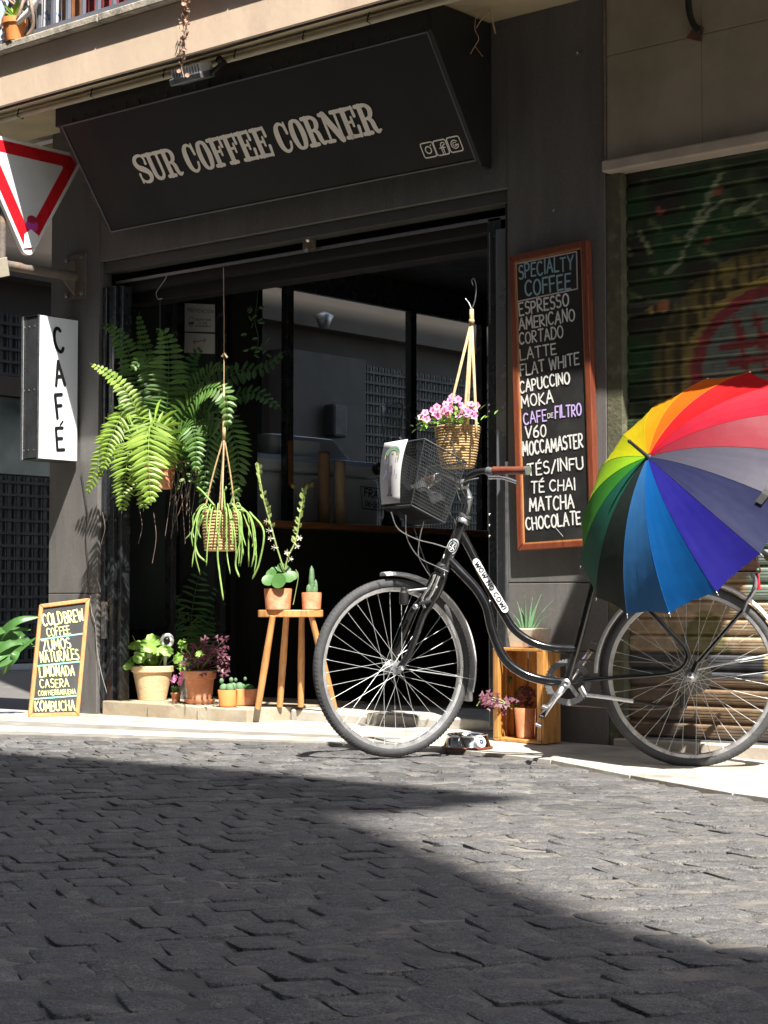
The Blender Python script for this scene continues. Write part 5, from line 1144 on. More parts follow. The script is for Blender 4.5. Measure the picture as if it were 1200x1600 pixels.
# broad-leaved plant at the far left
c0 = atz(-38, 1118, 0); t = thing('broad_leaf_plant', 'plant with long glossy green leaves at the far left behind the small chalkboard', 'plant', tuple(c0)); pot(t, c0, .11, .08, .2, M['terra'], .01, .03); D5 = (c0 - CAM).dot(WD)
for pts, w_ in ((((-30, 1040), (-5, 1000), (25, 972), (60, 964)), .05), (((-30, 1040), (-8, 1010), (22, 992), (34, 995), (50, 1004)), .05), (((-30, 1050), (-10, 1030), (20, 1012), (38, 1006)), .07), (((-20, 1045), (10, 1035), (25, 1020), (58, 995)), .035), (((30, 1010), (24, 1025), (14, 1040), (3, 1054)), .045), (((-30, 1045), (0, 1015), (28, 1003), (56, 1010)), .045), (((-10, 1000), (-6, 990), (12, 984), (48, 984)), .04), (((-30, 1040), (-40, 1000), (-60, 960)), .06), (((-30, 1040), (-20, 990), (-24, 950)), .06)):
    leafblade(t, [atD(x, y, -.05 + rnd.uniform(-.05, .05), D5) for x, y in pts], w_, M['kalan'])

# ---------------------------------------------------------------- inside: coffee machine, grinder, paper rolls
q = atx(500, 812, -2.95); X0m = -3.0
t = thing('coffee_machine', 'bulky pale blue grey machine with a grey lid box behind the window post', 'machine', (-2.9, 2.0, 1.095))
def mx(x, y, X=-2.80): return atx(x, y, X)
ya, yb = mx(352, 750).y, mx(594, 750).y; zb_ = 1.096; zt_ = mx(400, 708).z
MB().box(-3.10, -2.80, ya, yb, zb_, zt_ - .10).build('body', M['machine'], t, bevel=.03)
MB().box(-3.11, -2.79, ya - .01, yb + .005, zt_ - .095, zt_).build('lid', M['machine'], t, bevel=.03)
MB().box(-2.789, -2.781, ya + .02, yb - .02, zt_ - .028, zt_ + .002).build('lid_sky_reflection', M['skystrip'], t, bevel=.004)  # sky reflection on the lid edge, built as a blue strip
y2, y3 = mx(430, 690).y, mx(560, 690).y; MB().hexa([(-3.08, y2, zt_ + .002), (-2.84, y2, zt_ + .002), (-2.84, y3, zt_ + .002), (-3.08, y3, zt_ + .002), (-3.08, y2 + .03, zt_ + .14), (-2.86, y2 + .03, zt_ + .14), (-2.86, y3 - .16, zt_ + .14), (-3.08, y3 - .16, zt_ + .14)]).build('top_box', M['machlid'], t, bevel=.02)
q = mx(437, 698, -2.84); MB().box(-2.838, -2.832, q.y, q.y + .36, q.z - .05, q.z + .05).build('label_plate', M['machine'], t)
q = mx(590, 733, -2.78); MB().lathe([(.04, 0), (.04, .05), (.03, .06), (0, .06)], q, 16, (.8, -.6, 0)).build('side_knob', M['rubber'], t, smooth=True, auto=40); MB().lathe([(.012, 0), (.008, .012)], q + Vector((.05, -.037, 0)), 8, (.8, -.6, 0)).build('screw', M['bronze'], t)
fm = plane((-2.797, 0, 0), (1, 0, 0)); mb = MB(); textline(mb, 'FRA', fm, (1, 0, 0), (569, 775), (590, 779), 12, .2, 0); textline(mb, '06-20', fm, (1, 0, 0), (570, 790), (592, 794), 8, .2, 0)
for a, b in (((563, 760), (596, 764)), ((563, 760), (566, 794)), ((566, 794), (596, 798))): strokeline(mb, fm, (1, 0, 0), (a, b), .006)
mb.build('lettering', M['navy'], t)
for (x, r_, m_, y_, lab) in ((506, .036, 'brownp', 706, 'dark brown paper roll standing on the counter shelf, the left one'), (531, .034, 'tanp', 720, 'pale tan paper roll standing on the counter shelf, the right one')):
    q = atx(x, 812, -2.56); z1_ = atx(x, y_, -2.56).z; t = thing('paper_roll', lab, 'paper roll', (q.x, q.y, 1.094), group='paper rolls on the counter shelf')
    n = 18; vs = [(r_ * (1 + rnd.uniform(-.04, .06)), 1.094 + (z1_ - 1.094) * i / n - q.z) for i in range(n + 1)]; MB().lathe(vs + [(r_ * .7, z1_ - q.z - .002), (r_ * .6, z1_ - q.z - .05), (0, z1_ - q.z - .05)], q, 16, jit=.03).build('roll', M[m_], t, smooth=True)
q = atx(612, 812, -2.56); t = thing('coffee_grinder', 'clear flared hopper of a black coffee grinder rising behind the bicycle basket', 'grinder', (q.x, q.y, 1.094))
zA, zB = atx(612, 690, -2.56).z, atx(612, 632, -2.56).z; c_ = Vector((-2.56, q.y, 0))
MB().lathe([(.06, 1.094), (.065, 1.12), (.05, 1.16), (.05, zA - .03), (.055, zA)], c_, 20).build('grinder_body', M['rubber'], t, smooth=True, auto=40)
MB().lathe([(.045, zA + .001), (.048, zA + .03), (.06, zA + .12), (.068, zB)], c_, 24).build('hopper', M['clear'], t, smooth=True)
for s_ in (-1, 1): MB().tube([c_ + RT * .046 * s_ + ZZ * (zA + .004), c_ + RT * .049 * s_ + ZZ * (zA + .03), c_ + RT * .061 * s_ + ZZ * (zA + .12), c_ + RT * .069 * s_ + ZZ * zB], .0045, 6).build('hopper_glint', M['steel'], t, smooth=True)  # light grey tubes drawn as highlights down the clear hopper's sides
MB().tube([c_ + Vector((.068 * math.cos(a * .2618), .068 * math.sin(a * .2618), zB)) for a in range(24)], .003, 5, closed=True).build('hopper_rim', M['steel'], t, smooth=True)
q = atx(465, 765, -2.56)
t = thing('dried_flowers', 'two round yellow dried flower heads on thin stems by the window post', 'flowers', (q.x, q.y, 1.094))
for (x, y) in ((458, 759), (480, 758), (487, 757)): p_ = atx(x, y, -2.56); MB().ball(p_, .018, 10, 7).build('flower_head', M['mustard'], t, smooth=True); MB().tube(cr([p_, p_ + Vector((0, .02, -.08)), Vector((-2.56, q.y + .03, 1.094))], 4), .0015, 4).build('stem', M['dead'], t)

# ---------------------------------------------------------------- crate by the right wall with its plants
P1, P2, P3 = atz(772, 1157, .008), atz(846, 1163.5, .008), atz(874.5, 1160, .008); ux = (P2 - P1); wd = ux.length; ux.normalize(); uy = (P3 - P2); dp = uy.length; uy.normalize(); ht = .408
P1 = P1 + ZZ * (g(P1.x, P1.y)); t = thing('wooden_crate', 'orange slatted wooden crate standing on end below the menu board, plants inside', 'crate', tuple(P1))
def cb_(nm, a, b, c, d_, e, f): return MB().hexa([P1 + ux * s + uy * w_ + ZZ * z for z in (e, f) for (s, w_) in ((a, c), (b, c), (b, d_), (a, d_))]).build(nm, M['crate'], t, bevel=.0025)
pw_ = .028
for (a, c) in ((0, 0), (wd - pw_, 0), (0, dp - pw_), (wd - pw_, dp - pw_)): cb_('post', a, a + pw_, c, c + pw_, .014, ht - .014)
for c in ([0, .0]): pass
nb_ = 3; gap_ = .008; bw = (dp - gap_ * (nb_ - 1)) / nb_
for i in range(nb_): cb_('slat', .0, wd, i * (bw + gap_), i * (bw + gap_) + bw, ht - .013, ht); cb_('slat', 0, wd, i * (bw + gap_), i * (bw + gap_) + bw, 0, .013)
bw = (dp - 2 * pw_ - .012)
for (a, b) in ((-.0095, -.0005), (wd + .0005, wd + .0095)):
    for i in range(3): w3_ = dp / 3; cb_('slat', a, b, i * w3_ + .003, (i + 1) * w3_ - .003, .002, ht - .002)
for i in range(3): w3_ = wd / 3; cb_('slat', i * w3_ + .004, (i + 1) * w3_ - .004, dp + .0005, dp + .0085, .002, ht - .002)
Dc = (P1 - CAM).dot(WD)
pi = P1 + ux * .14 + uy * .09 + ZZ * .014; t = thing('potted_succulent', 'terracotta pot of jade green and purple leaves inside the standing crate', 'plant', tuple(pi)); pot(t, pi, .052, .040, .132, M['terra'], 0, 0, 26)
for (x, y) in ((795, 1070), (800, 1078), (806, 1072), (812, 1080), (803, 1088), (810, 1092), (820, 1076), (798, 1062), (824, 1064), (815, 1096), (806, 1098), (819, 1100)):
    q = atD(x, y, rnd.uniform(-.02, .06), Dc + .1); a = rnd.uniform(0, 6); MB().ball(q, .013, 8, 6, (1, .5, 1.2)).build('leaf', M['kalan'], t, smooth=True)
MB().tube(cr([pi + ZZ * .12, atD(806, 1100, .03, Dc + .1), atD(803, 1075, .02, Dc + .1)], 4), .003, 5).tube(cr([pi + ZZ * .12, atD(816, 1090, .03, Dc + .1), atD(822, 1070, .02, Dc + .1)], 4), .003, 5).build('stem', M['stalk'], t)
for k in range(26):
    x, y = (rnd.uniform(757, 790), rnd.uniform(1078, 1112)) if k < 15 else (rnd.uniform(792, 832), rnd.uniform(1075, 1106)); q = atD(x, y, rnd.uniform(-.05, .02), Dc); mb = MB(); nz = (ZZ * rnd.uniform(.0, 1) - FW + RT * rnd.uniform(-.6, .6)).normalized(); ax = nz.orthogonal().normalized(); ay = nz.cross(ax); a0 = rnd.uniform(0, 6)
    for j in range(3): an = a0 + j * 2.094; dv = ax * math.cos(an) + ay * math.sin(an); sv = nz.cross(dv); r_ = rnd.uniform(.018, .030); mb.add([q, q + dv * r_ * .9 + sv * r_ * .6, q + dv * r_ * .8, q + dv * r_ * .9 - sv * r_ * .6], [(0, 1, 2), (0, 2, 3)])
    mb.build('leaf', M['purple'], t)
for pts in (((745, 1103), (752, 1094), (764, 1092), (790, 1100)), ((770, 1090), (785, 1095), (800, 1108))): MB().tube(cr([atD(x, y, -.02, Dc) for x, y in pts], 4), .0025, 5).build('stem', M['stalk'], t)
pa = P1 + ux * .155 + uy * .1 + ZZ * ht; t = thing('potted_aloe', 'marbled planter with a spiky aloe on top of the standing crate', 'plant', tuple(pa))
MB().hexa([pa + ux * a + uy * b + ZZ * z for z, s_ in ((0, .085), (.085, .105)) for a, b in ((-s_, -.055), (s_, -.055), (s_, .055), (-s_, .055))]).build('planter', M['marb'], t, bevel=.005)
Da = (pa - CAM).dot(WD)
for (bx_, tx_, ty_) in ((815, 797, 955), (818, 808, 940), (822, 820, 930), (826, 832, 934), (828, 846, 928), (830, 866, 936), (832, 852, 952), (812, 796, 972), (835, 862, 960), (822, 814, 950), (826, 838, 946), (816, 802, 962), (830, 846, 968)):
    dz = rnd.uniform(-.05, .05); a = atD(bx_, 984, 0, Da); b = atD(tx_, ty_, dz, Da); mid = (a + b) / 2 + ZZ * .012; c_ = cr([a, mid, b], 5); MB().tube(c_, [.007 * (1 - i / (len(c_) - 1)) + .0006 for i in range(len(c_))], 6, flat=.5).build('leaf', M['aloe'], t, smooth=True)

# ---------------------------------------------------------------- steel dog bowl
c0 = atz(730, 1169, .008); t = thing('steel_bowl', 'shiny steel pet bowl with a round emblem on the pavement beside the crate', 'bowl', tuple(c0))
MB().lathe([(.100, 0), (.104, .003), (.098, .010), (.084, .052), (.086, .058), (.08, .061), (.074, .056), (.064, .018), (0, .014)], c0, 40).build('bowl_body', M['chrome'], t, smooth=True, auto=50)
MB().lathe([(.102, -.001), (.107, .002), (.107, .007), (.103, .009)], c0, 32).build('rubber_foot', M['mahog'], t, smooth=True)
nz = (-FW * .8 + RT * .55 + ZZ * .3).normalized(); q = c0 + (-FW * .8 + RT * .55).normalized() * .094 + ZZ * .032; ax = nz.cross(ZZ).normalized(); ay = nz.cross(ax)
MB().lathe([(.024, -.004), (.024, .002), (0, .002)], q, 20, nz).build('emblem', M['white'], t, smooth=True, auto=40)
MB().ribbon(arc(0, 0, .019, .019, 0, 360, 16), .004, q, ax, ay, nz * .003).ribbon(arc(0, 0, .007, .007, 0, 360, 10), .008, q, ax, ay, nz * .0032).build('emblem_print', M['navy'], t)
# cable hanging on the left pillar
t = thing('loose_cable', 'thin black and white cable hanging down the left pillar', 'cable', tuple(aty(150, 760, -.01)))
MB().tube(cr([aty(x, y, -.012) for x, y in ((127, 735), (131, 760), (136, 800), (134, 840), (138, 880), (137, 900), (141, 930))], 6), .0022, 6).build('cord', M['rubber'], t, smooth=True)
MB().tube(cr([aty(x, y, -.012) for x, y in ((141, 930), (143, 955), (149, 975), (151, 1010), (158, 1050), (167, 1083))], 6), .0018, 6).build('cord', M['slabg'], t, smooth=True)

# ---------------------------------------------------------------- bicycle (local axes: x to the rear, -y to the viewer, z up)
P0 = atz(614, 1184, 0.0); BA = R(31.5); BD = Vector((math.cos(BA), math.sin(BA), 0)); BN = Vector((math.sin(BA), -math.cos(BA), 0))
def LB(x, y, off=0.0):
    d = ray(x, y); q = CAM + d * ((P0 + BN * off - CAM).dot(BN) / d.dot(BN)); return Vector(((q - P0).dot(BD), -off, q.z))
bike = thing('bicycle', 'black city bicycle with a front basket and silver mudguards parked before the cafe', 'bicycle', tuple(P0), BA)
def bt(name, m, pts, r, n=6, seg=12, parent=None, smooth=True, flat=1.0):
    return MB().tube(cr(pts, n) if len(pts) > 2 else pts, r, seg, flat=flat).build(name, m, parent or bike, smooth=smooth, auto=50)
def wheel(center, ang, lab, rear=False):
    hub = MB().lathe([(.0, -.062), (.007, -.062), (.009, -.056), (.006, -.052), (.006, -.04), (.024, -.036), (.024, -.031), (.014, -.026), (.013, 0), (.014, .026), (.024, .031), (.024, .036), (.006, .04), (.006, .055), (0, .055)], (0, 0, 0), 18, (0, 1, 0)).build('wheel', M['steel'], bike, smooth=True, auto=40)
    hub.location = center; hub.rotation_euler = (0, 0, ang)
    ty = MB(); n = 72; seg = 12; vs = []; fs = []
    for i in range(n):
        a = 2 * math.pi * i / n
        for k in range(seg):
            b = 2 * math.pi * k / seg; rr = .3325 + .0205 * math.cos(b) * (1.0); vs.append((rr * math.cos(a), .0195 * math.sin(b), rr * math.sin(a)))
    for i in range(n):
        for k in range(seg): fs.append((i * seg + k, i * seg + (k + 1) % seg, ((i + 1) % n) * seg + (k + 1) % seg, ((i + 1) % n) * seg + k))
    ty.add(vs, fs); o = ty.build('tyre', M['tyre'], hub, smooth=True)
    tr = MB(); nt_ = 130
    for i in range(nt_):
        a = 2 * math.pi * i / nt_
        for sd in (-1, 1):
            P = []
            for (da, b) in ((0, 22), (.011, 22), (.034, 58), (.023, 58)):
                for up_ in (0, .0016):
                    bb = R(b) ; rr = .3325 + (.0205 + up_) * math.cos(bb); P.append(Vector((rr * math.cos(a + da), sd * (.0195 + up_) * math.sin(bb), rr * math.sin(a + da))))
            tr.hexa([P[0], P[2], P[4], P[6], P[1], P[3], P[5], P[7]])
    o2 = tr.build('tread', M['tyre'], hub); o2['kind'] = 'stuff'
    vs = []; fs = []; pr = [(.3185, -.012), (.3185, -.0135), (.306, -.0125), (.302, -.006), (.302, .006), (.306, .0125), (.3185, .0135), (.3185, .012)]
    for i in range(n):
        a = 2 * math.pi * i / n
        for (r_, y) in pr: vs.append((r_ * math.cos(a), y, r_ * math.sin(a)))
    m_ = len(pr)
    for i in range(n):
        for k in range(m_): fs.append((i * m_ + k, i * m_ + (k + 1) % m_, ((i + 1) % n) * m_ + (k + 1) % m_, ((i + 1) % n) * m_ + k))
    MB().add(vs, fs).build('rim', M['rimm'], hub, smooth=True, auto=35)
    ms = []
    for sd in (-1, 1):
        for cr_ in (-1, 1):
            ah = cr_ * R(72); o = MB().tube([(.023 * math.cos(ah), sd * .034, .023 * math.sin(ah)), (.303, sd * .002, 0)], .0009, 5).tube([(.292, sd * .0034, 0), (.303, sd * .002, 0)], .0021, 5).build('spoke', M['spoke'], hub); ms.append(o)
    for i in range(9):
        for k in range(4):
            if i == 0: o = ms[k]
            else: o = ms[k].copy(); C.objects.link(o); o.parent = hub
            o.rotation_euler = (0, -R(40 * i + k * 10 + 3), 0)
    return hub
FA = R(38.0)
fw_ = wheel(Vector((0, 0, .355)), FA, 'front'); rw = wheel(Vector((1.166, 0, .3325)), 0, 'rear')
HA = Vector((.399, 0, .917)).normalized()                        # steering axis
E3 = Vector((math.cos(FA), math.sin(FA), 0)); NW = Vector((math.sin(FA), -math.cos(FA), 0))   # front wheel: rearward, towards the viewer
crown = Vector((.197, 0, .745)); hubc = Vector((0, 0, .355))
# fork
for s_ in (-1, 1):
    bt('fork_blade', M['bikeblack'], [crown - HA * .02 + NW * .0 * s_, crown + NW * .038 * s_ - HA * .03, crown + NW * .048 * s_ - HA * .11, Vector((.10, -.0, .57)) + NW * .052 * s_, Vector((.045, 0, .43)) + NW * .056 * s_, hubc + NW * .054 * s_], [.017, .0165, .016, .015, .013, .011, .010] if 0 else .0135, 6)
MB().lathe([(.02, -.02), (.028, -.012), (.030, 0), (.028, .012), (.022, .022)], crown, 18, HA).build('crown_race', M['blackdull'], bike, smooth=True)
ht0, ht1 = LB(692, 890), LB(722, 818)
MB().lathe([(.021, 0), (.022, .01), (.022, (ht1 - ht0).length - .01), (.021, (ht1 - ht0).length)], ht0, 20, HA).build('head_tube', M['bikeblack'], bike, smooth=True, auto=40)
MB().lathe([(.022, 0), (.029, .004), (.029, .016), (.024, .022)], ht1, 18, HA).lathe([(.02, .022), (.026, .026), (.026, .036), (.016, .04)], ht1, 18, HA).build('headset', M['steel'], bike, smooth=True, auto=40)
stem_top = LB(735, 775)
bt('stem', M['steel'], [ht1 + HA * .03, stem_top], .0135); clamp = LB(722, 757)
bt('stem_extension', M['steel'], [stem_top - HA * .012, stem_top + Vector((-.012, 0, .012)), clamp], [.016, .016, .014, .014, .014, .014, .014, .014, .014, .014, .014, .014, .014], 6)
MB().lathe([(.019, -.022), (.021, -.018), (.021, .018), (.019, .022)], clamp, 14, NW).build('bar_clamp', M['steel'], bike, smooth=True, auto=40)
# head badge drawn round the tube
def wrap(pts, w_, name, m, base, ax, rad, front):
    """ribbon on a cylinder: pts = (around in metres, along in metres)"""
    f0 = (front - ax * front.dot(ax)).normalized(); s0 = ax.cross(f0); mb = MB(); vs = []
    P = [Vector((p[0], p[1])) for p in pts]
    for i, p in enumerate(P):
        T = (P[min(i + 1, len(P) - 1)] - P[max(i - 1, 0)]).normalized(); N = Vector((-T.y, T.x)) * w_ / 2
        for q in (p + N, p - N): a = q.x / rad; vs.append(base + ax * q.y + (f0 * math.cos(a) + s0 * math.sin(a)) * (rad + .0012))
    return mb.add(vs, [(2 * i, 2 * i + 1, 2 * i + 3, 2 * i + 2) for i in range(len(P) - 1)]).build(name, m, bike)
vv = (CAM - P0); vl = Vector((vv.dot(BD), -vv.dot(BN), 0)).normalized(); hc = ht0 + (ht1 - ht0) * .5; emb = mat('pale decal', (.42, .46, .46), .4)
wrap(arc(0, 0, .023, .030, -60, 200, 18), .006, 'decal', emb, hc, HA, .022, vl); wrap(arc(0, 0, .014, .020, 0, 360, 14), .003, 'decal', emb, hc, HA, .0222, vl)
for a in (20, 80, 140): wrap([(.011 * math.cos(R(a)), .015 * math.sin(R(a))), (-.011 * math.cos(R(a)), -.015 * math.sin(R(a)))], .0035, 'decal', M['white'], hc, HA, .0224, vl)
wrap([(-.02, -.048), (.02, -.040)], .016, 'decal', M['white'], hc, HA, .0222, vl)
# frame tubes
bt('top_tube', M['bikeblack'], [LB(*p) for p in ((719, 830), (734, 858), (750, 890), (766, 922), (785, 955), (804, 984), (833, 1004), (866, 1013), (901, 1015))], .0165, 6, 14)
bt('down_tube', M['bikeblack'], [LB(*p) for p in ((700, 873), (722, 896), (744, 920), (760, 948), (769, 985), (787, 1027), (815, 1051), (850, 1063), (886, 1067))], .0185, 6, 14)
bt('seat_tube', M['bikeblack'], [LB(886, 1067), LB(905, 1000), LB(921, 938), LB(938, 872)], .0155, 5, 14)
bt('seat_post', M['silver'], [LB(936, 880), LB(949, 828)], .0125)
sd_ = LB(985, 822); MB().hexa([sd_ + Vector(v) for v in ((-.15, -.02, -.02), (.11, -.09, -.02), (.11, .09, -.02), (-.15, .02, -.02), (-.15, -.02, .015), (.11, -.09, .03), (.11, .09, .03), (-.15, .02, .015))]).build('saddle', M['rubber'], bike, bevel=.015)
for s_ in (-1, 1):
    of = Vector((0, -.055 * s_, 0))
    bt('chain_stay', M['bikeblack'], [LB(890, 1066) + of * .35, LB(940, 1060) + of * .8, LB(1017, 1055) + of, LB(1052, 1050) + of, LB(1068, 1040) + of, LB(1074, 1026) + of, LB(1068, 1010) + of, LB(1053, 993) + of, LB(1017, 956) + of, LB(992, 925) + of * .7, LB(930, 905) + of * .3], .0082, 5, 10)
    bt('rack_stay', M['bikeblack'], [LB(1090, 1036) + of, LB(1160, 954) + of], .0075)
    bt('rack_strut', M['steel'], [LB(1160, 956) + of, LB(1167, 938) + of, LB(1177, 925) + of, LB(1180, 908) + of, LB(1174, 894) + of], .0075)
    bt('fender_stay', M['spoke'], [Vector((1.166, -.05 * s_, .35)), Vector((1.53, -.03 * s_, .43))], .003)
bt('axle_plate', M['bikeblack'], [LB(1081, 1055, .057), LB(1090, 1034, .057)], .012)
MB().lathe([(.016, 0), (.016, .01), (.010, .018), (.005, .022)], (1.166, -.06, .3325), 12, (0, -1, 0)).build('axle_nut', M['silver'], bike, smooth=True, auto=40)
qh = hubc + NW * .06; MB().lathe([(.011, 0), (.012, .008), (.008, .018), (0, .019)], qh, 12, NW).build('axle_nut', M['silver'], bike, smooth=True, auto=40)
# spoke guard, gears, chainring, cranks
MB().lathe([(.03, 0), (.078, .001), (.080, .004), (.03, .004)], (1.166, .036, .3325), 30, (0, 1, 0)).build('spoke_guard', mat('cloudy brown plastic', (.10, .085, .07), .4, var=.2), bike, smooth=True, auto=40)
MB().lathe([(.02, 0), (.05, 0), (.05, .004), (.035, .006), (.035, .02), (.02, .02)], (1.166, .042, .3325), 20, (0, 1, 0)).build('gear_cassette', M['steel'], bike, smooth=True, auto=30)
bbp = LB(886, 1067)
mb = MB(); n = 88; vs = []
for i in range(n):
    a = 2 * math.pi * i / n; ro = .088 + (.005 if i % 2 else -.001)
    for (r_, y) in ((ro, .052), (ro, .056), (.066, .056), (.066, .052)): vs.append(bbp + Vector((r_ * math.cos(a), y, r_ * math.sin(a))))
mb.add(vs, [(4 * i + k, 4 * i + (k + 1) % 4, (4 * ((i + 1) % n)) + (k + 1) % 4, 4 * ((i + 1) % n) + k) for i in range(n) for k in range(4)]); cr_o = mb.build('chainring', M['steel'], bike)
for k in range(5): a = k * 1.2566 + .3; MB().bar(bbp + Vector((.01 * math.cos(a), .054, .01 * math.sin(a))), bbp + Vector((.07 * math.cos(a), .054, .07 * math.sin(a))), .016, .004, (0, 1, 0)).build('ring_arm', M['silver'], cr_o)
bt('chain', M['rust'], [bbp + Vector((0, .054, .09)), Vector((1.166, .054, .375))], .0035, seg=6); bt('chain', M['rust'], [bbp + Vector((0, .054, -.09)), Vector((1.06, .054, .20)), Vector((1.166, .054, .285))], .0035, seg=6)
MB().box(1.12, 1.15, .045, .06, .20, .26).build('derailleur', M['rubber'], bike, bevel=.008)
MB().lathe([(.02, -.05), (.02, .05)], bbp, 16, (0, 1, 0)).build('bottom_bracket', M['bikeblack'], bike, smooth=True, auto=40)
nearped = LB(848, 1118, .075); cn = bbp + Vector((0, -.062, 0))
MB().tube([cn, cn + (nearped - cn) * .5, Vector((nearped.x, cn.y - .006, nearped.z))], [.017, .0125, .0115], 10).build('crank', M['silver'], bike, smooth=True); MB().lathe([(.018, 0), (.019, .012), (.010, .018), (.006, .012), (0, .012)], cn + Vector((0, -.004, 0)), 14, (0, -1, 0)).build('crank_bolt', M['steel'], bike, smooth=True, auto=40)
farp = bbp * 2 - nearped; MB().tube([bbp + Vector((0, .062, 0)), Vector((farp.x, .07, farp.z))], [.016, .011], 10).build('crank', M['silver'], bike, smooth=True)
for c_, sy in ((Vector((nearped.x, -.115, nearped.z)), -1), (Vector((farp.x, .115, farp.z)), 1)):
    pd = MB().obox(c_ + Vector((0, -.0, 0)), (.35, 0, .94), (0, 1, 0), (.94, 0, -.35), .012, .085, .02).build('pedal', M['rubber'], bike, bevel=.003)
    for s_ in (-1, 1): MB().obox(c_ + Vector((.35, 0, .94)) * .036 * s_, (.35, 0, .94), (0, 1, 0), (.94, 0, -.35), .012, .09, .024).build('pedal_cage', M['steel'], pd, bevel=.002)
# kickstand
bt('kickstand_bracket', M['silver'], [LB(908, 1074, .03), LB(916, 1088, .04)], .014, seg=10); bt('kickstand', M['fender'], [LB(916, 1086, .045), LB(950, 1090, .05), LB(990, 1096, .06)], .0075); bt('kickstand_foot', M['rubber'], [LB(989, 1096, .06), LB(1033, 1103, .06)], .0065)
# mudguards
def guard(center, ang, a0, a1, r_, w_, m, rot=0.0):
    n = 40; mb = MB(); vs = []
    for i in range(n + 1):
        a = R(a0 + (a1 - a0) * i / n)
        for (y, dr) in ((-w_ / 2, -.013), (-w_ / 2 * .8, -.003), (-w_ * .2, .001), (w_ * .2, .001), (w_ / 2 * .8, -.003), (w_ / 2, -.013)): vs.append(((r_ + dr) * math.cos(a), y, (r_ + dr) * math.sin(a)))
    o = mb.add(vs, [(6 * i + k, 6 * i + k + 1, 6 * i + k + 7, 6 * i + k + 6) for i in range(n) for k in range(5)]).build('mudguard', m, bike, smooth=True, world=False)
    o.location = center; o.rotation_euler = (0, 0, ang); so_ = o.modifiers.new('thickness', 'SOLIDIFY'); so_.thickness = .0015
    return o
guard(hubc, FA, 97, -16, .378, .055, M['fender']); guard(Vector((1.166, 0, .3325)), 0, 179, -12, .372, .052, M['fender'])
mf = hubc + E3 * .372 * math.cos(R(-8)) + ZZ * .372 * math.sin(R(-8)) ; bt('fender_stay', M['spoke'], [hubc + NW * .05, mf + NW * .022], .0022, seg=6)
q = hubc + E3 * .37 * math.cos(R(-19)) + ZZ * .37 * math.sin(R(-19)); MB().obox(q, E3, NW, ZZ, .02, .045, .04).build('mud_flap', M['fender'], bike, bevel=.006)
# dynamo and brake
q = LB(631, 931, .06); MB().lathe([(.0, -.036), (.016, -.034), (.019, -.028), (.019, .012), (.012, .02), (.012, .03), (.008, .034), (0, .034)], q, 16).build('dynamo', M['rubber'], bike, smooth=True, auto=40); bt('dynamo_bracket', M['steel'], [q + Vector((.02, 0, .02)), LB(668, 920, .05)], .006)
for pts, r_ in (((( 680, 897), (672, 915), (660, 935), (664, 950)), .0055), (((686, 900), (676, 925), (668, 938)), .006)): bt('brake_arm', M['silver'], [LB(x, y, .06) for x, y in pts], r_)
q = LB(664, 941, .065); MB().obox(q, (1, 0, .2), (0, 1, 0), (0, 0, 1), .05, .015, .012).build('brake_block', M['rubber'], bike, bevel=.002); q = LB(650, 948, .06); MB().lathe([(.011, 0), (.012, .012), (.006, .018)], q, 10, (0, -1, 0)).build('brake_bolt', M['silver'], bike, smooth=True)
# brake cables, striped black and white look: two lengths each
for k, pts in enumerate((((611, 800, .22), (622, 826, .2), (650, 842, .16), (680, 850, .1), (704, 858, .06)), ((634, 805, .2), (636, 840, .17), (654, 870, .13), (682, 885, .08), (700, 893, .06)), ((662, 815, .14), (656, 840, .13), (654, 868, .12), (664, 888, .1), (672, 900, .07)), ((640, 803, .1), (655, 850, .12), (672, 898, .06)))): bt('brake_cable', M['rubber'] if k == 3 else M['steel'], [LB(*p) for p in pts], .0022, 8, 6)
bt('brake_cable', M['rubber'], [LB(722, 745, .1), LB(712, 740, .12), LB(712, 752, .1), LB(724, 775, .05), LB(715, 810, .03), LB(706, 850, .03)], .0022, 6, 6)
bt('brake_cable', M['steel'], [LB(748, 747, .13), LB(728, 752, .12), LB(714, 764, .06), LB(722, 790, .03)], .002, 6, 6)
# handlebar
def mirror(v): d = (v - clamp).dot(NW); return v - NW * 2 * d
hb = [clamp, clamp + NW * .03 + ZZ * .006, LB(733, 744, .07), LB(748, 737, .12), LB(772, 735, .17)]
gp = [LB(772, 735.5, .17), LB(823, 735, .275)]
for f_ in (lambda v: v, mirror):
    bt('handlebar', M['rubber'], [f_(v) for v in hb], .0115, 6, 12); a, b = f_(gp[0]), f_(gp[1]); bt('grip', M['grip'], [a, a + (b - a) * .5, b], [.0165, .0155, .0165], 1, 14)
    bt('grip_end', M['steel'], [b, b + (b - a).normalized() * .008], .0175, seg=12)
    bt('brake_clamp', M['steel'], [f_(LB(762, 736, .15)), f_(LB(772, 738, .17))], .017, seg=12)
    bt('brake_lever', M['silver'], [f_(LB(764, 746, .17)), f_(LB(782, 746, .20)), f_(LB(795, 749, .23)), f_(LB(808, 754, .26))], .0075, 5, 8)
# sticker on the top tube
a, b = LB(744, 878, .021), LB(789, 952, .021); exs = (b - a).normalized(); ns = Vector((0, -1, 0)); eys = ns.cross(exs).normalized(); eys = eys if eys.z > 0 else -eys; L_ = (b - a).length
mb = MB(); cpts = [(0, 0), (L_ * .33, -.001), (L_ * .66, .0), (L_, 0)]; mb.ribbon(cpts, .028, a, exs, eys, ns * .0005); mb.build('sticker', M['white'], bike)
mb = MB(); write(mb, 'WOW NO COW!', a, exs, eys, ns, .003, -.0085, .017, L_ - .005, .26, .28, .03, .45); mb.build('sticker_lettering', M['ink'], bike)
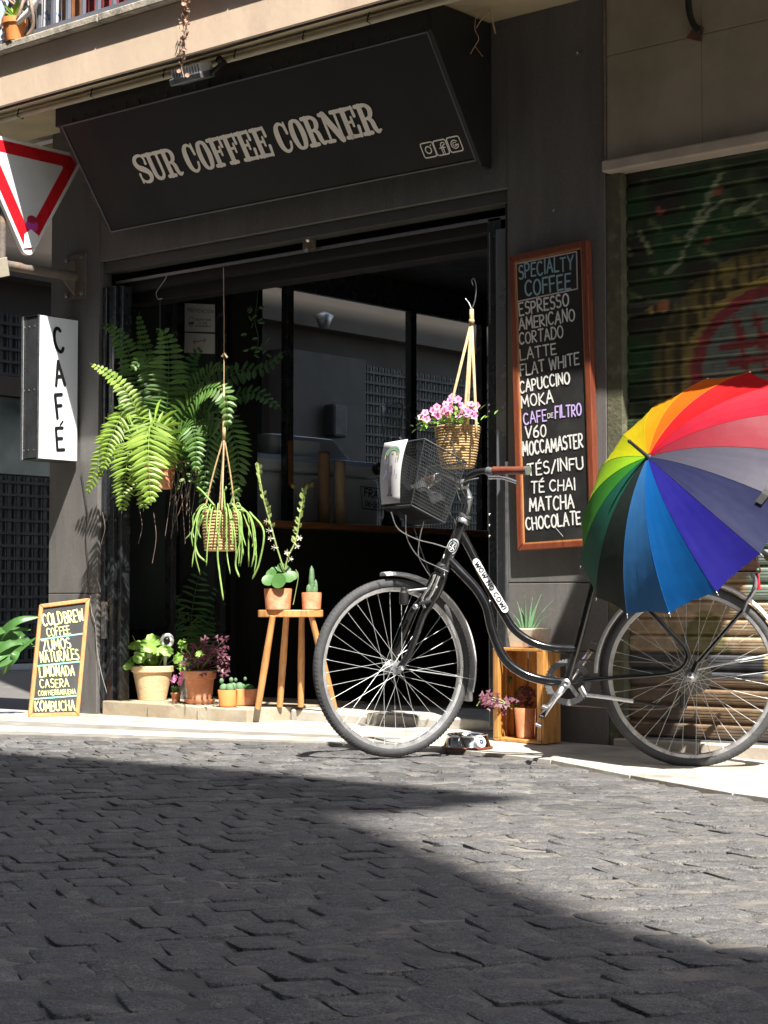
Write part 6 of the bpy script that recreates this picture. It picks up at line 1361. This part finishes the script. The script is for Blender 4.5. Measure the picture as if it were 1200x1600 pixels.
# rear rack with reflector
rz = LB(1174, 894).z
for s_ in (-.06, .06): bt('rack_rail', M['bikeblack'], [Vector((.93, s_ * .6, rz)), Vector((1.0, s_, rz)), Vector((1.43, s_, rz))], .006)
for u_ in (1.02, 1.15, 1.28, 1.42): bt('rack_bar', M['bikeblack'], [Vector((u_, -.06, rz)), Vector((u_, .06, rz))], .005)
q = LB(1184, 909, .0); MB().obox(q, (1, 0, .1), (0, 1, 0), (-.1, 0, 1), .014, .09, .065).build('reflector', M['reflector'], bike, bevel=.005)
# wire basket
up_b = HA; fwd = (-E3 * .917 + ZZ * .399).normalized(); up_b = (ZZ * .917 + E3 * .399).normalized()
TA = LB(729, 722, .145); BB_ = LB(695, 817, .115); wT, dT, wB, dB = .30, .205, .235, .165
def bk(i, j, k):   # i across 0..1, j forward 0..1, k height 0..1
    top_ = TA - NW * (wT * i) + fwd * (dT * j); bot = BB_ - NW * (wB * i) + fwd * (dB * j); return bot + (top_ - bot) * k
walls_ = [(lambda s, k: bk(0, s, k), 'side'), (lambda s, k: bk(s, 1, k), 'front'), (lambda s, k: bk(1, s, k), 'side'), (lambda s, k: bk(s, 0, k), 'back'), (lambda s, k: bk(s, k, 0), 'bottom')]
for f_, nm in walls_:
    mb = MB(); n1, n2 = (22, 20)
    for i in range(n1 + 1): mb.tube([f_(i / n1, 0), f_(i / n1, 1)], .0010, 3, cap=False)
    for i in range(n2 + 1): mb.tube([f_(0, i / n2), f_(1, i / n2)], .0010, 3, cap=False)
    o = mb.build('basket_mesh', M['mesh'], bike); o['kind'] = 'stuff'
bt('basket_rim', M['mesh'], [bk(0, 0, 1), bk(0, 1, 1), bk(1, 1, 1), bk(1, 0, 1), bk(0, 0, 1)], .0035, 1, 8); bt('basket_rim', M['mesh'], [bk(0, 0, 0), bk(0, 1, 0), bk(1, 1, 0), bk(1, 0, 0), bk(0, 0, 0)], .003, 1, 8)
for (i, j) in ((0, 0), (0, 1), (1, 1), (1, 0)): bt('basket_upright', M['mesh'], [bk(i, j, 0), bk(i, j, 1)], .0028, seg=6)
bt('basket_handle', M['mesh'], [bk(0, .25, 1), bk(.2, .3, 1.25), bk(.6, .3, 1.32), bk(1, .3, 1.0)], .003, 7, 6)
bt('basket_bracket', M['mesh'], [bk(.5, 0, .5), crown + HA * .17], .006)
# a crumpled bundle and card on the basket
def local2world(v): return P0 + BD * v.x - BN * (v.y) * 1 + ZZ * v.z
WB = lambda v: P0 + BD * v.x + Vector((-BD.y, BD.x, 0)) * v.y + ZZ * v.z
t = thing('dark_bag', 'dark grey crumpled cloth bag lying inside the bicycle basket', 'bag', tuple(WB(bk(.5, .5, .1))))
mb = MB(); vs = []; N_ = 14
for j in range(N_ + 1):
    for i in range(N_ + 1):
        s_, r_ = i / N_, j / N_; v = bk(.08 + .84 * s_, .08 + .84 * r_, .46 + .10 * math.sin(s_ * 7 + r_ * 4) * math.cos(r_ * 8 - s_ * 3) - .34 * max(abs(s_ - .5), abs(r_ - .5)) ** 2 * 4 * .5); vs.append(WB(v))
base_ = len(vs)
mb.add(vs, [(j * (N_ + 1) + i, j * (N_ + 1) + i + 1, (j + 1) * (N_ + 1) + i + 1, (j + 1) * (N_ + 1) + i) for j in range(N_) for i in range(N_)])
rim_ = [i for i in range(N_)] + [j * (N_ + 1) + N_ for j in range(N_)] + [N_ * (N_ + 1) + N_ - i for i in range(N_)] + [(N_ - j) * (N_ + 1) for j in range(N_)]
lower = []
for idx in rim_: i, j = idx % (N_ + 1), idx // (N_ + 1); lower.append(WB(bk(.08 + .84 * i / N_, .08 + .84 * j / N_, .06)))
b_ = len(mb.v); mb.v += lower; m_ = len(rim_); mb.f += [(rim_[k], rim_[(k + 1) % m_], b_ + (k + 1) % m_, b_ + k) for k in range(m_)]
mb.build('bag_body', mat('charcoal cloth', (.018, .02, .022), .8, var=.3, scale=20, bump=1), t, smooth=True)
t = thing('hanging_card', 'white printed card with a small arch picture hanging on the front of the basket', 'card', tuple(WB(bk(.7, 1.02, .9))))
def cd_(a, b, o_=0.0): v = bk(.97 - .62 * a, 1, 1.0 - .96 * (1 - b)); v2 = v + fwd * (.006 + o_ + .02 * math.sin(b * 2.6)) ; return WB(v2)
vs = [cd_(a, b) for b in [i / 10 for i in range(11)] for a in (0, 1)]; mb = MB().add(vs, [(2 * i, 2 * i + 1, 2 * i + 3, 2 * i + 2) for i in range(10)]); o = mb.build('card', M['paper'], t, smooth=True); so_ = o.modifiers.new('thickness', 'SOLIDIFY'); so_.thickness = .0008
def cardline(pts, w_, m, o_): 
    mb = MB(); vs = []; P = [Vector(p) for p in pts]
    for i, p in enumerate(P):
        T = (P[min(i + 1, len(P) - 1)] - P[max(i - 1, 0)]).normalized(); N = Vector((-T.y, T.x * .5)) * w_
        for q in (p + N, p - N): vs.append(cd_(q.x, q.y, o_))
    mb.add(vs, [(2 * i, 2 * i + 1, 2 * i + 3, 2 * i + 2) for i in range(len(P) - 1)]).build('print', m, t)
for r_, m in ((.30, M['sage']), (.22, M['sage'])):
    cardline([(.5 + r_ * math.cos(R(a)), .76 + r_ * .45 * math.sin(R(a))) for a in range(0, 181, 15)], .03, m, .0012)
for s_ in (-1, 1): cardline([(.5 + .30 * s_, .76), (.5 + .30 * s_, .70)], .03, M['mustard'], .0013); cardline([(.5 + .30 * s_, .70), (.5 + .30 * s_, .36)], .018, M['lilac'], .0012); cardline([(.5 + .2 * s_, .72), (.5 + .2 * s_, .42)], .015, M['lilac'], .0012)
cardline([(.52, .82), (.5, .78)], .05, M['mustard'], .0012); cardline([(.5, .58), (.54, .48), (.48, .36), (.5, .24), (.46, .13)], .07, M['mauve'], .0012); cardline([(.34, .13), (.62, .12)], .03, M['mauve'], .0014)
MB().tube([WB(bk(.66, 1.02, 1.0)), WB(bk(.6, 1.05, 1.06)), WB(bk(.55, 1.02, 1.0))], .004, 6).build('clip', M['rubber'], t)

# old wooden crate on the rack
c0 = WB(Vector((1.20, 0, rz + .008))); t = thing('rack_crate', 'old dark brown wooden crate tied on the rear rack beneath the umbrella', 'crate', tuple(c0))
u0, u1 = 1.02, 1.415
for z_ in (0, .058, .116):
    for s_ in (-.14, .14): MB().hexa([WB(Vector((a, b, rz + .012 + z_ + c))) for c in (0, .045) for (a, b) in ((u0, s_ - .005), (u1, s_ - .005), (u1, s_ + .005), (u0, s_ + .005))]).build('slat', M['oldwood'], t, bevel=.002)
    for u_ in (u0, u1): MB().hexa([WB(Vector((a, b, rz + .012 + z_ + c))) for c in (0, .045) for (a, b) in ((u_ - .005, -.134), (u_ + .005, -.134), (u_ + .005, .134), (u_ - .005, .134))]).build('slat', M['oldwood'], t, bevel=.002)
for i in range(4): y_ = -.12 + i * .07; MB().hexa([WB(Vector((a, b, rz + .007 + c))) for c in (0, .008) for (a, b) in ((u0, y_), (u1, y_), (u1, y_ + .05), (u0, y_ + .05))]).build('slat', M['oldwood'], t)
MB().tube([WB(Vector((1.38, -.146, rz + .16))), WB(Vector((1.41, -.15, rz + .05))), WB(Vector((1.43, -.1, rz)))], .003, 6).build('strap', M['grip'], t)

# ---------------------------------------------------------------- rainbow umbrella
UD = 7.02; dr_ = ray(1077, 768); UC = CAM + dr_ * (UD / FPX); PPM = FPX / UD
AX = (RT * -.69 + UP * .50 - WD * .524).normalized(); Ru, Du = 221 / PPM, 108 / PPM / 1.0
apexw = UC + AX * (105 / PPM); hgt = (apexw - UC).length
tipa = CAM + ray(903.5, 897) * (UD / FPX); v_ = tipa - UC; k_t = -(v_.dot(AX)) / (-WD.dot(AX)) ; v_ = v_ - WD * k_t; U1 = (v_ - AX * v_.dot(AX)).normalized(); U2 = AX.cross(U1)
tb = CAM + ray(981, 952) * (UD / FPX) - UC
if U2.dot(tb) < 0: U2 = -U2
t = thing('umbrella', 'open rainbow umbrella with sixteen panels lying over the back of the bicycle', 'umbrella', tuple(UC))
cols = [(30, 112, 92), (38, 52, 48), (60, 130, 200), (0, 112, 200), (40, 34, 160), (38, 44, 92), (84, 82, 100), (150, 26, 48), (190, 0, 44), (214, 10, 20), (255, 112, 0), (240, 165, 0), (228, 200, 0), (218, 222, 0), (176, 232, 40), (62, 158, 44)]
am = R(30)
def dome(ang, f, sag=0.0):
    a = am * f; rho = Ru * math.sin(a) / math.sin(am); h = hgt * (math.cos(a) - math.cos(am)) / (1 - math.cos(am)); return UC + (U1 * math.cos(ang) + U2 * math.sin(ang)) * rho * (1 - sag) + AX * (h - sag * .10)
for k in range(16):
    m = mat('umbrella cloth %d' % k, tuple(c * .58 for c in lin(cols[k])), .62, var=.07, scale=5, bump=.5, bscale=16, coat=.0, sub=.28, spec=.35); mb = MB(); vs = []; nf, ns_ = 18, 8
    for i in range(nf + 1):
        f = .02 + .98 * i / nf
        for j in range(ns_ + 1):
            s_ = j / ns_; a0, a1 = dome(R(22.5) * k, f), dome(R(22.5) * (k + 1), f); mid = dome(R(22.5) * (k + .5), f); ch = a0 + (a1 - a0) * s_
            bow = math.sin(math.pi * s_); wr = .0034 * math.sin(s_ * 23 + k * 5 + f * 6) * bow * f + .0022 * math.sin(f * 40 + s_ * 8 + k) * bow * f; ch = ch - (ch - UC - AX * .05).normalized() * (bow * .010 * f * f) + AX * wr
            vs.append(ch)
    mb.add(vs, [(i * (ns_ + 1) + j, i * (ns_ + 1) + j + 1, (i + 1) * (ns_ + 1) + j + 1, (i + 1) * (ns_ + 1) + j) for i in range(nf) for j in range(ns_)])
    pn = mb.build('canopy_panel', m, t, smooth=True)
    MB().tube([dome(R(22.5) * k, .03 + .97 * f / 14) for f in range(15)], .0011, 4).build('seam', m, pn)
    rib = MB().tube([dome(R(22.5) * k, f / 12) - AX * .004 for f in range(0, 13)], .0018, 5).build('rib', M['blackdull'], t, smooth=True)
    e_ = dome(R(22.5) * k, 1.0); d_ = (e_ - dome(R(22.5) * k, .95)).normalized(); MB().tube([e_ - d_ * .004, e_ + d_ * .014], [.0028, .0016], 7).build('rib_tip', M['silver'], rib, smooth=True)
MB().lathe([(.016, -.004), (.012, .004), (.007, .010), (.006, .10), (.0075, .112), (.004, .118), (0, .118)], apexw, 14, AX).build('ferrule', M['rubber'], t, smooth=True, auto=40); MB().ball(apexw + AX * .006, .008).build('ferrule_cap', M['silver'], t, smooth=True)
MB().tube([apexw - AX * .01, UC - AX * .42], .0065, 10).build('shaft', M['steel'], t, smooth=True); MB().tube([UC - AX * .42, UC - AX * .52], .013, 12).build('handle', M['rubber'], t, smooth=True)
ph = R(22.5) * 5.5; st_ = [dome(ph - .02, .93) + AX * .006, dome(ph + .33, .86) + AX * .006]; 
vs = []
for i in range(9):
    a = R(22.5) * (5.75 + .85 * i / 8); f = .84 + .02 * i / 8
    for df in (-.02, .02): k0 = int(a // R(22.5)); s_ = a / R(22.5) - k0; p_ = dome(R(22.5) * k0, f + df) * (1 - s_) + dome(R(22.5) * (k0 + 1), f + df) * s_; vs.append(p_ + (p_ - UC).normalized() * .004 + AX * .003)
MB().add(vs, [(2 * i, 2 * i + 1, 2 * i + 3, 2 * i + 2) for i in range(8)]).build('tie_strap', M['blackdull'], t)
